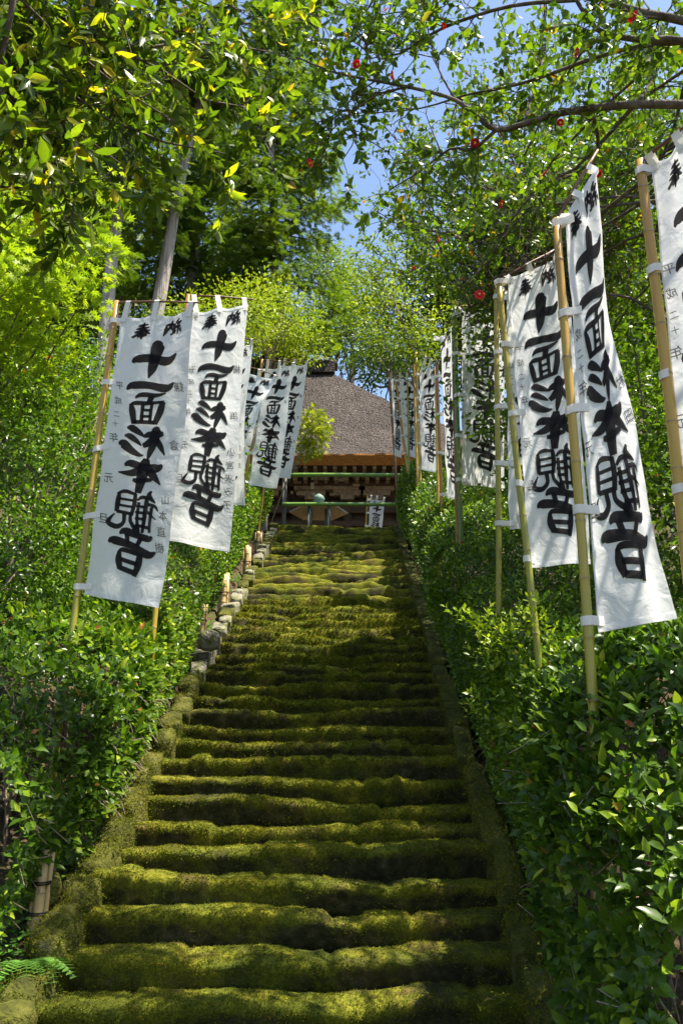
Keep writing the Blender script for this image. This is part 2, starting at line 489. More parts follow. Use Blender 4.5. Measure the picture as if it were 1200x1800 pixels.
def foliage(root, lv, tpl, mat, name="foliage", singles=0, near_tpl='l12'):
    """the leaves of one plant: the largest in view as leaf objects, the rest joined"""
    arr = lv.arrays()
    P = arr[0]
    if singles:
        u, v, d = proj(P)
        ok = (u > 0) & (u < 1200) & (v > 0) & (v < 1800) & (d > .3)
        score = np.where(ok, arr[4] / np.maximum(d, .1), -1)
        idx = np.argsort(-score)[:singles]
        idx = idx[score[idx] > 0]
        for i in idx:
            X, Y, Z, S, W = arr[1][i], arr[2][i], arr[3][i], arr[4][i], arr[5][i]
            c = S * W * X; c2 = S * Y; c3 = S * Z * R.uniform(.4, 1.6)
            Mx = Matrix(((c[0], c2[0], c3[0], P[i][0]), (c[1], c2[1], c3[1], P[i][1]), (c[2], c2[2], c3[2], P[i][2]), (0, 0, 0, 1)))
            put("leaf", single_leaf(near_tpl, mat, int(min(9, arr[6][i] * 10))), root, Mx)
        keep = np.ones(len(P), bool); keep[idx] = False
        arr = tuple(q[keep] for q in arr)
    o = put(name, leaf_mesh(name, arr, tpl, M[mat]), root)
    o["kind"] = "stuff"
    return o

GA = 2.39996
def shoot_leaves(lv, P0, D, L, nl, size, wid, tint_fn, upb=0.35, spread=1.0, start=0.15):
    """vectorised shoots: P0 (n,3), D (n,3) axis, L (n,) length; nl leaves each in a spiral"""
    n = len(P0)
    D = norm(D)
    ref = norm(R.normal(size=(n, 3)))
    A = norm(np.cross(D, ref)); B = np.cross(D, A)
    ph = R.uniform(0, 6.28, n)
    for k in range(nl):
        t = start + (1 - start) * k / max(1, nl - 1) + R.uniform(-.05, .05, n)
        a = ph + GA * k + R.uniform(-.3, .3, n)
        side = np.cos(a)[:, None] * A + np.sin(a)[:, None] * B
        op = np.radians(R.uniform(40, 75, n)) * spread * (1.1 - .5 * t)
        Y = np.cos(op)[:, None] * D + np.sin(op)[:, None] * side
        Z = np.sin(op)[:, None] * D - np.cos(op)[:, None] * side
        Z = norm(Z) + np.array([0, 0, upb]) + R.normal(size=(n, 3)) * .18
        Y = Y + np.array([0, 0, -.12]) + R.normal(size=(n, 3)) * .1
        P = P0 + D * (L * t)[:, None]
        S = size * R.uniform(.65, 1.2, n) * (1.05 - .25 * (t > .9))
        lv.add(P, Y, Z, S, wid * R.uniform(.85, 1.15, n), tint_fn(n, t))

# ------------------------------------------------------------------ ground and stairs
RUN, RISE = 0.33, 0.1625
Y0, Z0 = 5.118, 0.502
N_LOW, N_TOP = -2, 41
Y_TOP = Y0 + RUN * N_TOP
Z_TOP = Z0 + RISE * N_TOP
def nose(y): return np.clip(Z0 + (np.asarray(y, float) - Y0) * RISE / RUN, 0.0, Z_TOP)
def xL(y): return -1.59 + .0124 * (np.clip(y, 3.5, 20) - Y0)
def xR(y): return 1.00 + .0124 * (np.clip(y, 3.5, 20) - Y0)

def gz(x, y):
    x = np.asarray(x, float); y = np.asarray(y, float)
    b = nose(y)
    dl = xL(y) - .22 - x; dr = x - xR(y) - .22
    d = np.maximum(np.maximum(dl, dr), 0)
    stair = (dl < 0) & (dr < 0) & (y > 3.6) & (y < Y_TOP + .2)
    bank = np.minimum(np.maximum(d - .5, 0) * .33, 5.0)
    top = np.clip((y - 18.0) / 3.0, 0, 1)
    flat = np.where(y < 3.8, np.clip((y + 2) / 5.8, 0, 1), 1.0)
    wide = np.clip((d - 9) / 10, 0, 1)
    bank = bank * (1 - top * (1 - wide)) * flat
    hill = np.maximum(y - 36, 0) * .42
    hill = np.minimum(hill, 60)
    side = np.clip(d - 10, 0, 60) * .35 * np.clip((y - 2) / 10, 0, 1)
    z = b + bank + hill + side + .05 * fbm(np.stack([x * 1.3, y * 1.3, 0 * x], -1), 3) * np.minimum(d * 3, 1)
    return np.where(stair, z - .38, z - .03)

xs = np.concatenate([np.linspace(-400, -40, 13), np.linspace(-34, -9, 12), np.arange(-8, 8.01, .22), np.linspace(9, 34, 12), np.linspace(40, 400, 13)])
ys = np.concatenate([np.linspace(-200, -10, 12), np.arange(-6, 2, .8), np.arange(2.2, 21, .22), np.linspace(21.5, 60, 30), np.linspace(70, 600, 22)])
GX, GY = np.meshgrid(xs, ys, indexing='ij')
GZ = gz(GX, GY)
mb = MB(); mb.grid(np.stack([GX, GY, GZ], -1)[::-1])
g = mb.obj("ground", M['soil'], None, True); tag(g, "brown earth bank on both sides of the mossy stairs", "ground", None, "structure")

stairs = put("staircase", None, None, Matrix.Translation((0, 5, 0)))
tag(stairs, "long worn stone staircase covered in green moss", "stairs", None, "structure")
tufts = Leaves()
for n in range(N_LOW, N_TOP + 1):
    y0 = Y0 + RUN * n; z0 = Z0 + RISE * n
    near = n < 9
    up = np.clip((n - 14) / 5.0, 0, 1)               # the upper flight is more worn and lumpy
    nx = 200 if near else (110 if n < 20 else 70)
    prof = [(.09, -RISE - .08), (.035, -RISE - .015), (.020, -RISE * .78), (.010, -RISE * .5), (.000, -.050), (-.002, -.022), (.010, -.006), (.035, .002),
            (.09, .004), (.15, .006), (.22, .008), (.28, .010), (.34, .012), (.42, -.03)]
    prof = np.array(prof)
    worn = np.array([(.05, -RISE - .08), (.0, -RISE - .02), (.03, -RISE * .80), (.06, -RISE * .58), (.10, -.062), (.135, -.040), (.165, -.022), (.20, -.010),
                     (.225, -.004), (.25, .0), (.28, .003), (.31, .006), (.35, .006), (.42, -.03)])
    prof = prof * (1 - .28 * up) + worn * .28 * up       # the upper flight is worn toward a slope
    if near:
        t = np.linspace(0, len(prof) - 1, 30); i = np.minimum(t.astype(int), len(prof) - 2); f = (t - i)[:, None]
        prof = prof[i] * (1 - f) + prof[i + 1] * f
    if n == N_TOP: prof[-3:, 0] += np.array([.1, .3, .6])
    w = np.linspace(0, 1, nx)
    X = (xL(y0) - .06) * (1 - w) + (xR(y0) + .06) * w
    XX, PY = np.meshgrid(X, prof[:, 0], indexing='ij'); _, PZ = np.meshgrid(X, prof[:, 1], indexing='ij')
    q = np.stack([XX * .9, np.full_like(XX, n * 5.3), PY * 0], -1)
    dy = fbm(q * np.array([1.1, 1, 1]), 4, .6) * (.070 + .04 * up)
    dz = fbm(q * np.array([1.4, 1, 1]) + 31, 4, .6) * (.045 + .035 * up)
    q2 = np.stack([XX * 6.5, np.full_like(XX, n * 3.1), PY * 4], -1)
    dy = dy + fbm(q2, 3) * .016; dz = dz + fbm(q2 + 8, 3) * .014
    PP = np.stack([XX, y0 + PY + dy, z0 + PZ + dz * np.clip((PZ + .2) / .15, 0, 1)], -1)
    # each step is laid of a few stones that have settled unevenly, with joints and a hollow worn in the middle
    topw = np.clip((PZ + .2) / .15, 0, 1)
    cuts = np.sort(R.uniform(xL(y0) + .2, xR(y0) - .2, int(R.integers(2, 5))))
    offz, offy = R.normal(0, .011, len(cuts) + 1), R.normal(0, .016, len(cuts) + 1)
    sz_, sy_ = offz[0] + 0 * XX, offy[0] + 0 * XX
    for jx, dz_, dy_ in zip(cuts, np.diff(offz), np.diff(offy)):
        st_ = 1 / (1 + np.exp(-np.clip((XX - jx) / .012, -30, 30))); sz_ = sz_ + dz_ * st_; sy_ = sy_ + dy_ * st_
        dip = np.exp(-((XX - jx) / .030) ** 2) * .022
        PP[..., 2] -= dip * topw; PP[..., 1] += dip * .6
    hollow = np.exp(-((XX - R.uniform(-.7, .3)) / R.uniform(.4, .7)) ** 2) * R.uniform(.0, .035)
    PP[..., 2] += (sz_ - hollow + R.normal(0, .010) + (XX + .3) * R.normal(0, .010)) * topw
    PP[..., 1] += sy_ + R.normal(0, .015) + hollow * .8
    amp = .026 if near else .028 + .012 * up
    bumps = fbm(PP * np.array([4.2, 5, 5]), 3) * amp + fbm(PP * 17, 2) * (.009 if near else .012)
    slope = np.clip((PZ + RISE) / RISE, 0, 1)
    PP[..., 1] -= bumps * (1.1 - .6 * slope); PP[..., 2] += bumps * (.3 + .7 * slope)
    if n == 41: PP[..., 2] += .02
    cov = np.clip((PZ + .085) / .05, 0, 1) * (.40 - .16 * up) + .27 + .18 * up + .75 * fbm(PP * 2.2 + 9, 4)   # moss cover, cut on the risers to darken them in place of shade
    mb = MB(); mb.grid(PP, 0, np.clip(cov, 0, 1))
    o = mb.obj("step", M['moss'], stairs, True)
    if n < 24 and n > -2:
        k = 12000 if n < 4 else (8500 if n < 9 else (4200 if n < 15 else 2600))
        a = R.uniform(0, nx - 1.001, k); b = R.uniform(1.5, PP.shape[1] - 2.001, k)
        ia, ib = a.astype(int), b.astype(int); fa, fb = (a - ia)[:, None], (b - ib)[:, None]
        p00, p10, p01, p11 = PP[ia, ib], PP[ia + 1, ib], PP[ia, ib + 1], PP[ia + 1, ib + 1]
        P = (p00 * (1 - fa) + p10 * fa) * (1 - fb) + (p01 * (1 - fa) + p11 * fa) * fb
        N = norm(np.cross(p10 - p00, p01 - p00))
        pat = fbm(P * np.array([3.1, 3.1, 3.1]) + 5, 4)
        cv = cov[ia, ib]
        keep = ((pat + R.normal(0, .12, k)) > -.30) & (R.random(k) < .12 + cv * 1.1)
        P, N, pat = P[keep], N[keep], pat[keep]
        m_ = len(P)
        s = (.010 if n < 4 else .012 if n < 9 else .017 if n < 15 else .024) * R.uniform(.5, 1.4, m_)
        Yd = N + R.normal(size=(m_, 3)) * .35 + np.array([0, 0, .3])
        tint = np.clip(.45 + pat * .55 + R.normal(0, .13, m_), 0, 1)
        tint = np.where(R.random(m_) < .04, .98, np.minimum(tint, .9))
        tufts.add(P - N * .002, Yd, norm(R.normal(size=(m_, 3))), s, 1.0, tint)
mo = put("moss", leaf_mesh("moss", tufts.arrays(), 'tuft', M['mossblade']))
tag(mo, "fine green and ochre moss carpeting the stone steps", "moss", None, "stuff")

# kerb stones along both edges
def rock(mb, c, size, tilt, rz, seed, round_=.35, amp=.12, nsub=(6, 4, 4)):
    c = np.asarray(c, float)
    for ax in range(3):
        for sg in (-1, 1):
            n1, n2 = [nsub[k] for k in range(3) if k != ax]
            a, b = np.meshgrid(np.linspace(-1, 1, n1 + 1), np.linspace(-1, 1, n2 + 1), indexing='ij')
            Q = np.zeros(a.shape + (3,)); k1, k2 = [k for k in range(3) if k != ax]
            Q[..., ax] = sg; Q[..., k1] = a; Q[..., k2] = b
            sph = norm(Q) * 1.25
            Q = Q * (1 - round_) + sph * round_
            Q = Q * (1 + amp * fbm(Q * 1.3 + seed * 3.7, 3)[..., None])
            Q = Q * np.array(size) / 2
            ct, st = math.cos(tilt), math.sin(tilt)
            Q = np.stack([Q[..., 0], Q[..., 1] * ct - Q[..., 2] * st, Q[..., 1] * st + Q[..., 2] * ct], -1)
            cr, sr = math.cos(rz), math.sin(rz)
            Q = np.stack([Q[..., 0] * cr - Q[..., 1] * sr, Q[..., 0] * sr + Q[..., 1] * cr, Q[..., 2]], -1) + c
            flip = (sg > 0) != (ax == 1)
            mb.grid(Q if flip else Q[::-1])

SL = math.atan2(RISE, RUN)
ktufts = Leaves()
for side, nm, lab in ((-1, "stone_kerb", "uneven mossy stone kerb along the left edge of the stairs"), (1, "stone_kerb", "narrow dark mossy stone kerb along the right edge of the stairs")):
    root = put(nm, None, None, Matrix.Translation((side * 1.5, 5, 0)))
    tag(root, lab, "kerb", None, "structure")
    y = 4.25; i = 0
    while y < Y_TOP + .1:
        L = R.uniform(.28, .52) if side < 0 else R.uniform(.38, .70)
        yc = y + L * .5
        wd = R.uniform(.16, .23) if side < 0 else R.uniform(.15, .19)
        if side < 0 and yc > 10.6: wd *= .95
        h = .34
        xe = (xL(yc) - wd * .5 + R.uniform(-.02, .035)) if side < 0 else (xR(yc) + wd * .5 + R.uniform(-.02, .02))
        top = (R.uniform(.03, .10) if side < 0 else R.uniform(.03, .10))
        mb = MB()
        rock(mb, (xe, yc, float(nose(yc)) - h / 2 + top), (wd, L / math.cos(SL) * (.96 if side < 0 else .955), h), SL * R.uniform(.6, 1.05) if side < 0 else SL, R.uniform(-.12, .12) if side < 0 else R.uniform(-.07, .07), i * 1.7 + side * 9, (.40 if yc < 9.6 else .16) if side < 0 else .22, (.22 if yc < 9.6 else .16) if side < 0 else .15, (8, 12, 6))
        mb.weld()
        if yc < 9.5:
            V_ = np.array(mb.v); ii = R.choice(len(V_), 3200 if yc < 7.5 else 1400); P_ = V_[ii] + R.normal(size=(len(ii), 3)) * np.array([.014, .022, .012])
            N_ = norm((V_[ii] - np.array([xe, yc, float(nose(yc)) - h / 2 + top])) * np.array([2.2, 1, 1.6])); kp = (N_[:, 2] > -.2) & (fbm(P_ * 3 + 4, 3) > -.22); P_, N_ = P_[kp], N_[kp]; m_ = len(P_)
            ktufts.add(P_, N_ + R.normal(size=(m_, 3)) * .4, norm(R.normal(size=(m_, 3))), .011 * R.uniform(.5, 1.4, m_), 1.0, np.clip(.5 + .5 * fbm(P_ * 4, 3) + R.normal(0, .13, m_), 0, .93))
        far_stone = (yc > 9.8 and R.random() < .6) if side < 0 else False
        mb.obj("kerb_stone", M['stone'] if far_stone else M['mossstone'], root, True)
        y += L; i += 1

km = put("kerb_moss", leaf_mesh("kerb_moss", ktufts.arrays(), 'tuft', M['mossblade'])); tag(km, "moss cushions growing on the kerb stones", "moss", None, "stuff")
# loose stones beside the left kerb
for (u, v, yy, s, lab) in ((18, 1796, 4.75, (.22, .18, .13), "rounded stone at the foot of the ferns, lower left corner"),
                           (75, 1562, 5.75, (.20, .26, .16), "small block of stone with a hole above the dry bamboo stake"),
                           (366, 1126, 10.0, (.24, .24, .22), "big pale boulder between bamboo stake and stair kerb")):
    p = at(u, v, yy); p[2] = max(p[2], float(gz(p[0], p[1])) + s[2] * .25)
    mb = MB(); rock(mb, p, s, .2, .3, u * .01, .5, .25); mb.weld()
    o = mb.obj("stone", M['stone'] if u > 300 else M['mossstone'], None, True); tag(o, lab, "stone")

# ------------------------------------------------------------------ temple hall
M['thatch'] = noise_mat("thatch", [(.34, (.022, .019, .017)), (.48, (.080, .068, .060)), (.60, (.135, .117, .105)), (.72, (.26, .23, .21))], 18, 9, .95, 1.0, 14, .1, stretch=(1.3, .8, .8), bdist=.18,
                        second=(1.1, [(.3, (.72, .72, .74)), (.7, (1.12, 1.08, 1.05))]))
M['thatch_cut'] = noise_mat("cut_thatch", [(.3, (.26, .11, .035)), (.6, (.52, .24, .075)), (.8, (.62, .33, .12))], 22, 7, .95, .9, 60, .1, bdist=.03)
M['darkwood'] = noise_mat("dark_wood", [(.3, (.040, .025, .015)), (.6, (.085, .053, .032)), (.8, (.14, .09, .055))], 5, 7, .8, .4, 25, .25, stretch=(.4, 1, 1))
M['midwood'] = noise_mat("weathered_wood", [(.3, (.16, .11, .07)), (.7, (.36, .26, .17))], 8, 7, .85, .4, 30, .2)
M['greywood'] = noise_mat("grey_wood", [(.3, (.06, .06, .055)), (.7, (.17, .165, .15))], 10, 7, .85, .4, 30, .2, stretch=(1, 1, .3))
M['paper'] = noise_mat("paper_slip", [(.3, (.34, .29, .21)), (.7, (.52, .46, .35))], 12, 4, .9, 0)
M['tile'] = noise_mat("ridge_tile", [(.3, (.25, .25, .25)), (.7, (.48, .48, .47))], 12, 5, .7, .3)
M['copper'] = noise_mat("verdigris", [(.3, (.09, .15, .125)), (.7, (.19, .26, .22))], 14, 5, .6, .3)
M['tanboard'] = noise_mat("tan_board", [(.3, (.34, .27, .17)), (.7, (.52, .43, .29))], 5, 6, .8, .3, stretch=(1, .3, 1))

hall = thing("temple_hall", (-1.5, 29, Z_TOP), "old wooden temple hall with steep brown thatched roof at the stair top", "temple")
ER, RR = at(600, 797, 24.0)[2], at(600, 652, 29.0)[2]
def roof_ring(s, drop=0.0, inset=0.0, per=56):
    f = 1 - (1 - s) ** 1.22
    z = RR + (ER - RR) * f - drop
    xl, xr = -4.6 - 6.2 * s + inset, -.55 + 6.9 * s - inset
    yf, yb = 29 - 5 * s + inset, 30.2 + 5.4 * s - inset
    c = [(xl, yf), (xr, yf), (xr, yb), (xl, yb)]
    P = []
    for k in range(4):
        a, b = np.array(c[k]), np.array(c[(k + 1) % 4])
        m_ = per if k == 0 else per // 3
        for t in np.arange(m_) / m_: P.append((*(a + (b - a) * t), z))
    return np.array(P)
ringsR = np.array([roof_ring(s, per=110) for s in np.linspace(0, 1, 46)])
ringsR[..., 2] += .07 * fbm(ringsR * np.array([1.2, 1.2, 1.2]), 3) + .045 * fbm(ringsR * np.array([5, 3.5, 3.5]), 2)
mb = MB(); mb.grid(ringsR, 0, close=True)
roof = mb.obj("roof", M['thatch'], hall, False)
e0 = ringsR[-1]
e1 = roof_ring(1, .10, .06, 110); e2 = roof_ring(1, .27, .30, 110); e3 = roof_ring(1, .25, 2.2, 110)
mid = (e0 + e1) / 2; mid[:, :2] = e0[:, :2]
eave = np.array([e0, mid, e1, (e1 + e2) / 2, e2]); eave += .025 * fbm(eave * 6, 2)[..., None]
mb = MB(); mb.grid(eave, 0, close=True); mb.obj("eave_edge", M['thatch_cut'], roof, False)
mb = MB(); mb.grid(np.array([e2, e3]), 0, close=True); mb.obj("soffit", M['darkwood'], hall)
# ridge cap
mb = MB(); mb.box((-2.6, 29.6, RR + .02), (4.7, 1.9, .45)); mb.obj("ridge_cap", M['thatch'], roof)
mb = MB()
for k in range(17): mb.box((-4.7 + k * .26, 29.2, RR + .29), (.20, 1.3, .10), a=0)
mb.obj("ridge_tiles", M['tile'], roof)
mb = MB(); mb.box((-2.6, 29.3, RR + .38), (4.9, .7, .12)); mb.obj("ridge_board", M['greywood'], roof)
# rafters
zr = ER - .36
for k in range(34):
    x = -6.2 + k * .30
    mb = MB(); mb.box((x, 24.85, zr + .05), (.11, 1.0, .11)); mb.obj("rafter", M['midwood'], hall)
for k in range(28):
    x = -5.6 + k * .32
    mb = MB(); mb.box((x, 25.1, zr - .12), (.12, .5, .12)); mb.obj("rafter", M['midwood'], hall)
# walls with pillars, beams
mb = MB(); mb.box((-1.5, 25.75, (Z_TOP + zr) / 2 - .1), (11, .2, zr - Z_TOP)); mb.obj("wall", M['darkwood'], hall)
for x in (-6.0, -4.2, -2.4, -.93, .18, 1.1, 2.9):
    mb = MB(); mb.tube([(x, 25.45, Z_TOP), (x, 25.45, zr - .75)], .16, 12); mb.obj("pillar", M['darkwood'], hall, True)
    mb = MB(); mb.box((x, 25.40, zr - .62), (.42, .42, .14)); mb.box((x, 25.40, zr - .46), (.85, .30, .16)); mb.box((x, 25.36, zr - .30), (1.1, .26, .14))
    mb.obj("bracket", M['midwood'], hall)
for z, h, yy in ((zr - .17, .16, 25.28), (zr - .98, .26, 25.33), (zr - 1.45, .16, 25.37), (zr - 2.15, .30, 25.33), (Z_TOP + .5, .18, 25.38)):
    mb = MB(); mb.box((-1.5, yy, z), (10.6, .14, h)); mb.obj("beam", M['darkwood'], hall)
for (u, v, w_, h_) in ((549, 854, .10, .22), (577, 857, .20, .12), (601, 843, .22, .12), (590, 843, .16, .12), (576, 842, .12, .12), (564, 841, .16, .10), (550, 841, .12, .10),
                      (526, 868, .18, .10), (535, 868, .07, .12), (551, 869, .10, .12), (583, 869, .14, .10), (524, 848, .2, .08), (626, 853, .22, .09), (646, 861, .10, .10), (513, 866, .08, .10), (532, 857, .08, .10)):
    p = at(u, v, 25.15)
    mb = MB(); mb.box(p, (w_, .03, h_)); o = mb.obj("name_plaque", M['paper'] if R.random() < .6 else M['midwood'], hall)
for (u0, u1, v0, v1) in ((512, 540, 885, 925), (545, 575, 885, 925), (603, 640, 893, 925), (644, 690, 893, 925)):
    a, b = at(u0, v1, 25.55), at(u1, v0, 25.55)
    mb = MB(); mb.box(((a[0] + b[0]) / 2, 25.55, (a[2] + b[2]) / 2), (b[0] - a[0], .06, b[2] - a[2] + .5)); mb.obj("door_panel", M['darkwood'], hall)
mb = MB(); mb.box((-1.5, 25.2, Z_TOP + .12), (12, 2.2, .24)); mb.obj("veranda", M['greywood'], hall)

# incense pavilion: six-sided canopy with a verdigris finial
c = at(560, 902, 22.0)
pav = thing("incense_burner", (c[0], 22.0, Z_TOP), "six-sided tan canopy with green finial in front of temple hall", "incense burner")
hexr = lambda r, z: [(c[0] + r * math.cos(a) , 22.0 + r * math.sin(a), z) for a in (np.arange(6) * math.pi / 3 + .08)]
mb = MB(); V = hexr(.78, c[2]) + [(c[0], 22.0, c[2] + .10)]; mb.add(V, [(k, 6, (k + 1) % 6) for k in range(6)]); mb.obj("canopy_underside", M['tanboard'], pav)
mb = MB(); V = hexr(.78, c[2]) + hexr(.80, c[2] + .035); mb.add(V, [(k, (k + 1) % 6, 6 + (k + 1) % 6, 6 + k) for k in range(6)]); mb.obj("canopy_rim", M['tile'], pav)
mb = MB(); V = hexr(.80, c[2] + .035) + hexr(.45, c[2] + .10) + hexr(.12, c[2] + .22)
mb.add(V, [(k, (k + 1) % 6, 6 + (k + 1) % 6, 6 + k) for k in range(6)] + [(6 + k, 6 + (k + 1) % 6, 12 + (k + 1) % 6, 12 + k) for k in range(6)]); mb.obj("canopy_roof", M['copper'], pav)
mb = MB(); zz = c[2] + .20
prof = [(0, .15), (.04, .16), (.06, .10), (.09, .09), (.12, .145), (.18, .16), (.24, .13), (.28, .07), (.31, .015)]
mb.tube([(c[0], 22, zz + a * 1.15) for a, r in prof], [r for a, r in prof], 16); mb.obj("finial", M['copper'], pav, True)
for a in np.arange(4) * math.pi / 2 + .8:
    mb = MB(); x_, y_ = c[0] + .28 * math.cos(a), 22 + .28 * math.sin(a)
    mb.tube([(x_, y_, Z_TOP), (x_, y_, c[2] + .06)], .03, 8); mb.obj("post", M['greywood'], pav, True)
mb = MB(); prof = [(0, .25), (.1, .22), (.3, .12), (.5, .2), (.75, .38), (.85, .40)]
mb.tube([(c[0], 22, Z_TOP + a) for a, r in prof], [r for a, r in prof], 18); mb.obj("bowl", M['copper'], pav, True)

# bamboo barrier across the stair top
def bamboo(mb, P, Q, r0, r1, seg=.28, n=10, t0=0., t1=1., ring=1, jit=.006, wob=0.004):
    P, Q = np.asarray(P, float), np.asarray(Q, float)
    L = np.linalg.norm(Q - P); d = (Q - P) / L
    s = [0.0]; x = R.uniform(.1, seg)
    nodes = []
    while x < L - .06:
        nodes.append(x); x += seg * R.uniform(.85, 1.15)
    st = [0.0]
    for x in nodes: st += [x - .022, x - .008, x, x + .008, x + .022]
    st += [L]
    pts, rad, att = [], [], []
    sx = norm(np.cross(d, [.3, .5, .81])); off = 0
    for x in st:
        isn = any(abs(x - q) < 1e-6 for q in nodes); isb = any(abs(abs(x - q) - .008) < 1e-4 for q in nodes)
        r = r0 + (r1 - r0) * x / L
        pts.append(P + d * x + sx * wob * math.sin(x * 2.1 + P[0] * 9)); rad.append(r * (1.10 if isn else 1.03 if isb else 1.0))
        att.append(t0 + (t1 - t0) * x / L + (.06 if isn else 0))
    mb.tube(pts, rad, n, 0, True, att)
    for q in nodes:
        c_ = P + d * q; r = (r0 + (r1 - r0) * q / L) * 1.07
        c_ = c_ + sx * wob * math.sin(q * 2.1 + P[0] * 9)
        mb.tube([c_ - d * .004, c_ + d * .004], [r * 1.05, r * 1.05], n, ring, False)

bar = thing("bamboo_barrier", (.1, 19.6, Z_TOP), "two green bamboo rails on grey posts closing the stair top", "barrier")
for v, r in ((835, .052), (886.5, .050)):
    a, b = at(496, v, 19.6), at(702, v, 19.6)
    mb = MB(); bamboo(mb, a, b, r, r * .92, .42, 14, .2, .9); mb.obj("rail", [M['bamboo_green'], M['node']], bar, True)
for u, v in ((543.5, 889), (577.5, 889), (500, 832), (698, 832)):
    a = at(u, v, 19.72); mb = MB()
    mb.tube([(a[0], a[1], Z_TOP - .3), (a[0] + .01, a[1], a[2] - .02)], .055, 10); mb.obj("post", M['greywood'], bar, True)

# ------------------------------------------------------------------ banners
# brush strokes (x, y, width) as they read on the cloth from the stairs (the writing shows through mirrored)
G = {}
G['ten'] = (100, 89, [[(4, 47, 5), (16, 39, 17), (50, 42, 17), (78, 48, 19), (90, 44, 14), (99, 33, 3)], [(64, 1, 6), (58, 9, 24), (53, 38, 21), (49, 66, 17), (43, 88, 2)]])
G['one'] = (100, 25, [[(0, 19, 4), (13, 9, 16), (50, 11, 15), (84, 17, 16), (99, 5, 3)]])
G['face'] = (100, 74, [[(20, 13, 4), (32, 6, 11), (62, 7, 10), (84, 2, 3)], [(55, 8, 13), (50, 26, 12)],
    [(12, 26, 7), (17, 45, 14), (23, 73, 10)], [(12, 28, 5), (22, 25, 10), (50, 26, 9), (82, 21, 5)], [(79, 22, 12), (75, 46, 14), (66, 72, 11)],
    [(20, 69, 9), (67, 69, 9)], [(38, 26, 8), (38, 69, 8)], [(57, 26, 7), (56, 69, 7)], [(38, 42, 6), (57, 42, 6)], [(38, 56, 6), (57, 56, 6)]])
G['cedar'] = (100, 77, [[(10, 5, 4), (20, 6, 13), (36, 16, 10), (50, 27, 2)], [(6, 24, 3), (16, 24, 11), (32, 35, 9), (44, 46, 2)],
    [(-4, 43, 4), (5, 42, 17), (22, 56, 14), (40, 66, 8), (50, 67, 2)],
    [(74, 1, 5), (71, 10, 17), (69, 38, 14), (63, 60, 10), (59, 77, 2)], [(48, 24, 6), (58, 20, 13), (76, 18, 14), (86, 16, 8)],
    [(68, 26, 11), (57, 40, 13), (47, 46, 9)], [(72, 26, 9), (82, 44, 10), (93, 64, 2)]])
G['book'] = (100, 77, [[(12, 17, 5), (24, 12, 14), (50, 19, 14), (80, 21, 17), (92, 13, 5)], [(58, 1, 12), (54, 20, 23), (50, 50, 19), (47, 77, 13)],
    [(50, 24, 15), (30, 33, 14), (2, 34, 2)], [(64, 26, 16), (78, 40, 13), (94, 57, 2)], [(32, 48, 6), (44, 50, 10), (68, 47, 8), (74, 50, 3)]])
G['see'] = (100, 95, [[(9, 8, 6), (8, 25, 11), (7, 50, 9)], [(5, 11, 4), (20, 4, 9), (44, 10, 6)], [(42, 8, 9), (42, 30, 11), (38, 55, 9)], [(9, 21, 6), (40, 23, 6)], [(9, 35, 6), (40, 37, 6)], [(7, 49, 8), (40, 52, 8)],
    [(23, 53, 9), (23, 72, 9), (10, 82, 12), (-6, 76, 11), (-2, 64, 6), (4, 55, 3)], [(36, 54, 8), (38, 68, 8), (50, 82, 9), (56, 86, 2)],
    [(48, 22, 5), (60, 15, 9), (86, 21, 3)], [(78, 1, 5), (74, 12, 13), (90, 27, 3)], [(52, 26, 8), (52, 60, 8), (58, 82, 7)], [(70, 14, 10), (70, 50, 12), (70, 92, 8)],
    [(46, 34, 6), (72, 37, 7)], [(46, 47, 6), (72, 50, 7)], [(47, 60, 6), (72, 63, 7)], [(50, 75, 7), (86, 81, 8)], [(84, 36, 8), (84, 62, 8), (86, 90, 6)],
    [(72, 30, 8), (90, 34, 7), (98, 44, 2)], [(74, 46, 7), (96, 62, 2)]])
G['sound'] = (100, 105, [[(46, 0, 5), (54, 6, 15), (60, 18, 10)], [(18, 17, 4), (30, 11, 14), (60, 19, 12), (86, 24, 12), (92, 18, 4)], [(35, 16, 10), (40, 38, 9)], [(70, 22, 10), (62, 42, 9)],
    [(-2, 38, 4), (10, 33, 16), (50, 41, 13), (86, 56, 15), (102, 49, 3)],
    [(24, 53, 6), (25, 72, 13), (31, 92, 10)], [(22, 56, 5), (34, 51, 9), (76, 60, 7)], [(73, 59, 11), (71, 80, 13), (66, 104, 8)], [(28, 71, 8), (70, 79, 8)], [(30, 89, 9), (66, 97, 10)]])
G['offer'] = (46, 48, [[(12, 9, 2), (20, 7, 6), (40, 9, 3)], [(8, 18, 2), (18, 16, 6), (43, 18, 3)], [(4, 28, 2), (16, 25, 6), (46, 27, 3)], [(28, 0, 3), (25, 12, 7), (20, 26, 7), (0, 43, 4)],
    [(28, 14, 5), (36, 30, 7), (47, 38, 2)], [(14, 34, 5), (38, 34, 5)], [(12, 40, 4), (38, 40, 4)], [(25, 26, 6), (24, 42, 6), (22, 49, 2)]])
G['pay'] = (46, 48, [[(4, 14, 3), (4, 30, 7), (0, 46, 2)], [(3, 14, 4), (12, 11, 6), (26, 13, 4)], [(25, 12, 6), (25, 34, 7), (20, 42, 4), (16, 39, 2)], [(18, 0, 3), (15, 16, 6), (7, 30, 3)], [(15, 18, 4), (21, 29, 4)],
    [(38, 0, 4), (31, 9, 6), (39, 14, 5), (31, 24, 5), (44, 24, 5)], [(44, 8, 5), (39, 16, 4)], [(38, 22, 6), (37, 47, 2)], [(31, 32, 5), (28, 43, 2)], [(43, 30, 5), (46, 42, 2)]])
